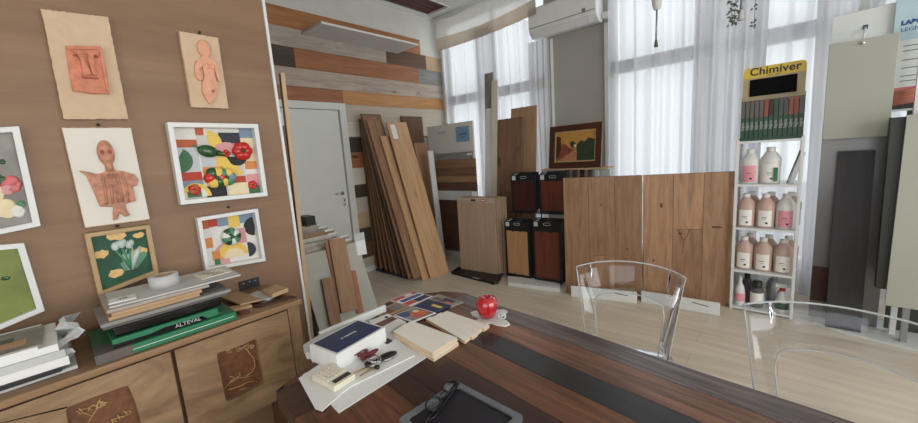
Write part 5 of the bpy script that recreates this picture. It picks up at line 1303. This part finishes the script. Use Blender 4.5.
# dark tray with clear rim, and glasses
tp_ = [onz(x, y, z0+.01) for x, y in ((397, 420), (457, 381.5), (525, 417))]
tp_ += [tp_[0]+tp_[2]-tp_[1]]
tr = thing('tray', 'dark rectangular tray with a clear rim at the bottom edge of the picture', 'tray', sum(tp_, V((0, 0, 0)))/4-Z1*.01)
c = sum(tp_, V((0, 0, 0)))/4
def rnd(ps, f_):
    out = []
    for i in range(4):
        a, p, e = ps[i-1], ps[i], ps[(i+1) % 4]; r_ = .018
        p1, p2 = p+(a-p).normalized()*r_, p+(e-p).normalized()*r_
        for k in range(5): u = k/4; out.append(p1*(1-u)**2+p*2*u*(1-u)+p2*u*u)
    return out
oo = rnd(tp_, 0); ii = rnd([p+((tp_[i-1]-p).normalized()+(tp_[(i+1) % 4]-p).normalized())*.02 for i, p in enumerate(tp_)], 0)
b = MB(); b.prism([p-Z1*.01 for p in oo], Z1*.012, 'tray_rim', holes=[[p-Z1*.01 for p in ii]]); build('rim', b, tr)['label'] = 'clear rim'
b = MB(); b.prism([p-Z1*.0098 for p in ii], Z1*.006, 'tb_navy'); build('bed', b, tr)
gz = z0+.014
gl = thing('glasses', 'black rimmed glasses lying folded on the tray left corner', 'glasses', onz(440, 395, z0+.01))
def gp(x, y, z=0): return onz(x, y, gz+z)
b = MB()
def lens_ring(x, y, w_, h_, rot):
    c = gp(x, y, .006); e1 = (gp(462, 380)-gp(432, 412)).normalized(); e2 = V((-e1.y, e1.x, 0))*.95+Z1*.3
    return [c+e1*w_*cos(a)+e2*h_*sin(a) for a in [2*pi*k/22 for k in range(23)]]
R1 = lens_ring(433.5, 403.5, .028, .02, 0); R2 = lens_ring(450, 386, .028, .02, 0)
b.tube(R1, .003, 'black_gloss', 6, caps=False); b.tube(R2, .003, 'black_gloss', 6, caps=False); b.tube([R1[0], (R1[0]+R2[11])/2+Z1*.004, R2[11]], .0022, 'black_gloss', 6); build('frame', b, gl)
for R in (R1, R2):
    b = MB(); b.prism(R[:-1], (R[5]-R[0]).cross(R[0]-R[11]).normalized()*.001, 'acrylic'); build('lens', b, gl)
for pts in ([(459, 383), (446, 401), (434, 417), (428, 421)], [(456, 383), (444, 398), (430, 416), (424, 424)]):
    b = MB(); b.tube([gp(x, y, .006-.003*i) for i, (x, y) in enumerate(pts)], .0028, 'black_gloss', 6, flat=.7); build('temple', b, gl)

# ================================================================ clear chairs
def chair(cx, cy, rot, label, W_=.25, top=.885):
    # front of the chair faces -Y (to the table); cx,cy = middle of the seat
    t = thing('clear_chair', label, 'chair', (cx, cy, 0), None)
    R = Matrix.Rotation(rot, 3, 'Z')
    def P(x, y, z): return V((cx, cy, 0))+R@V((x, y, z))
    # curved back shell: u across (-1..1), height z; wider at the top
    def bp(u, z, o=0):
        f = (z-.45)/(top-.45); w = W_*(.74+.26*f); x = w*sin(u*.95)/sin(.95); y = .2+.07*f+ (cos(u*.95)-1)*.28-o*.006
        zz = z - (.02*u*u if f > .9 else 0)
        return P(x, y, zz)
    nU, nZ = 28, 14
    z_op = top-.165        # opening top
    zlist = [.44+(top-.44)*j/nZ for j in range(nZ+1)]
    b = MB()
    def arch(u):     # lower limit of the solid band at u
        au = abs(u)
        if au > .70: return .44
        return z_op-.02*(au/.7)**2 - (.05*((au-.6)/.1)**2 if au > .6 else 0)
    us = sorted(set([-1+2*i/nU for i in range(nU+1)]+[-.7001, -.6999, .6999, .7001]))
    cols = []
    for u in us:
        zl = arch(u); cols.append([(u, zl+(top-zl)*j/6) for j in range(7)])
    base_i = []
    for o_ in (0, 1):
        for c_ in cols:
            for (u, z) in c_: b.v.append(bp(u, z, o_))
    n = len(us); H_ = n*7
    for i in range(n-1):
        for j in range(6):
            a = i*7+j
            b.face([a, a+7, a+8, a+1], 'acrylic', [(0, 0)]*4, True); b.face([H_+a+1, H_+a+8, H_+a+7, H_+a], 'acrylic', [(0, 0)]*4, True)
        a = i*7+6; b.face([a, a+7, H_+a+7, H_+a], 'acrylic_lit_edge', [(0, 0)]*4)
        a = i*7; b.face([a, a+7, H_+a+7, H_+a], 'acrylic_lit_edge', [(0, 0)]*4)
    for i in (0, n-1):
        for j in range(6): a = i*7+j; b.face([a, a+1, H_+a+1, H_+a], 'acrylic_lit_edge', [(0, 0)]*4)
    # edge rims, whitened for the light that clear plastic gathers there
    build('backrest', b, t, recalc=False)
    b = MB(); b.tube([bp(u, top) for u in us], .0035, 'acrylic_lit_edge', 6); b.tube([bp(-1, .44+(top-.44)*j/8) for j in range(9)], .0035, 'acrylic_lit_edge', 6); b.tube([bp(1, .44+(top-.44)*j/8) for j in range(9)], .0035, 'acrylic_lit_edge', 6)
    b.tube([bp(-.7, .45)]+[bp(u, arch(u)) for u in us if abs(u) < .7]+[bp(.7, .45)], .0028, 'acrylic_lit_edge', 6); build('rim', b, t)
    b = MB(); s = [(-.2, -.22), (.2, -.22), (.215, .1), (.19, .2), (-.19, .2), (-.215, .1)]
    b.prism([P(x, y, .435) for x, y in s], Z1*.012, 'acrylic', side='acrylic_lit_edge'); build('seat', b, t)
    for x, y in ((-.19, -.2), (.19, -.2), (-.18, .18), (.18, .18)):
        b = MB(); b.tube([P(x, y, .436), P(x*1.08, y*1.1, .2), P(x*1.16, y*1.22, .0)], [.018, .015, .012], 'acrylic', 10); build('leg', b, t)
    return t
chair(-.56, 1.71, .16, 'clear plastic chair at the far side of the table before the big knotty boards')
chair(.155, 1.5, -.12, 'nearer clear plastic chair at the right edge in front of the display stand', W_=.285)

# floor cable by the cabinet
b = MB(); b.tube([onz(222, 440, .006), onz(250, 424, .006), onz(281, 407, .006), onz(300, 398, .006)], .005, 'white_paint', 6)
single('floor_cable', b, 'thin white cable on the floor beneath the cabinet end', 'cable')

# ================================================================ light
w = bpy.data.worlds.new('World'); S.world = w; w.use_nodes = True
bg = w.node_tree.nodes['Background']; bg.inputs['Color'].default_value = (.92, .96, 1, 1); bg.inputs['Strength'].default_value = 1.0
def area(name, loc, rot, sx, sy, e, col=(1, .985, .965)):
    l = bpy.data.lights.new(name, 'AREA'); l.shape = 'RECTANGLE'; l.size = sx; l.size_y = sy; l.energy = e; l.color = col
    o = bpy.data.objects.new(name, l); COL.objects.link(o); o.location = loc; o.rotation_euler = rot; return o
# overcast sky outside each window opening
area('daylight_left_window', ((LO+LP)/2, WY+.45, 2.0), (pi/2, 0, pi), LP-LO+.7, 3.6, 44)
area('daylight_right_window', ((RP+RE)/2, WY+.45, 2.0), (pi/2, 0, pi), RE-RP+.7, 3.6, 104)
for o in COL.objects:
    if o.type == 'LIGHT' and 'window' in o.name: o.rotation_euler = (-pi/2, 0, 0)
area('daylight_shopfront', (.8, -2.75, 1.7), (pi/2, 0, 0), 3.6, 2.4, 38)
area('daylight_side_window', (3.65, 1.0, 1.6), (0, pi/2, 0), 2.6, 4.4, 122)

for o in COL.objects:
    if '_w' in o: del o['_w']
S.view_settings.view_transform = 'Standard'; S.view_settings.look = 'None'; S.view_settings.gamma = 1
S.view_settings.use_curve_mapping = False; S.view_settings.exposure = 0.2
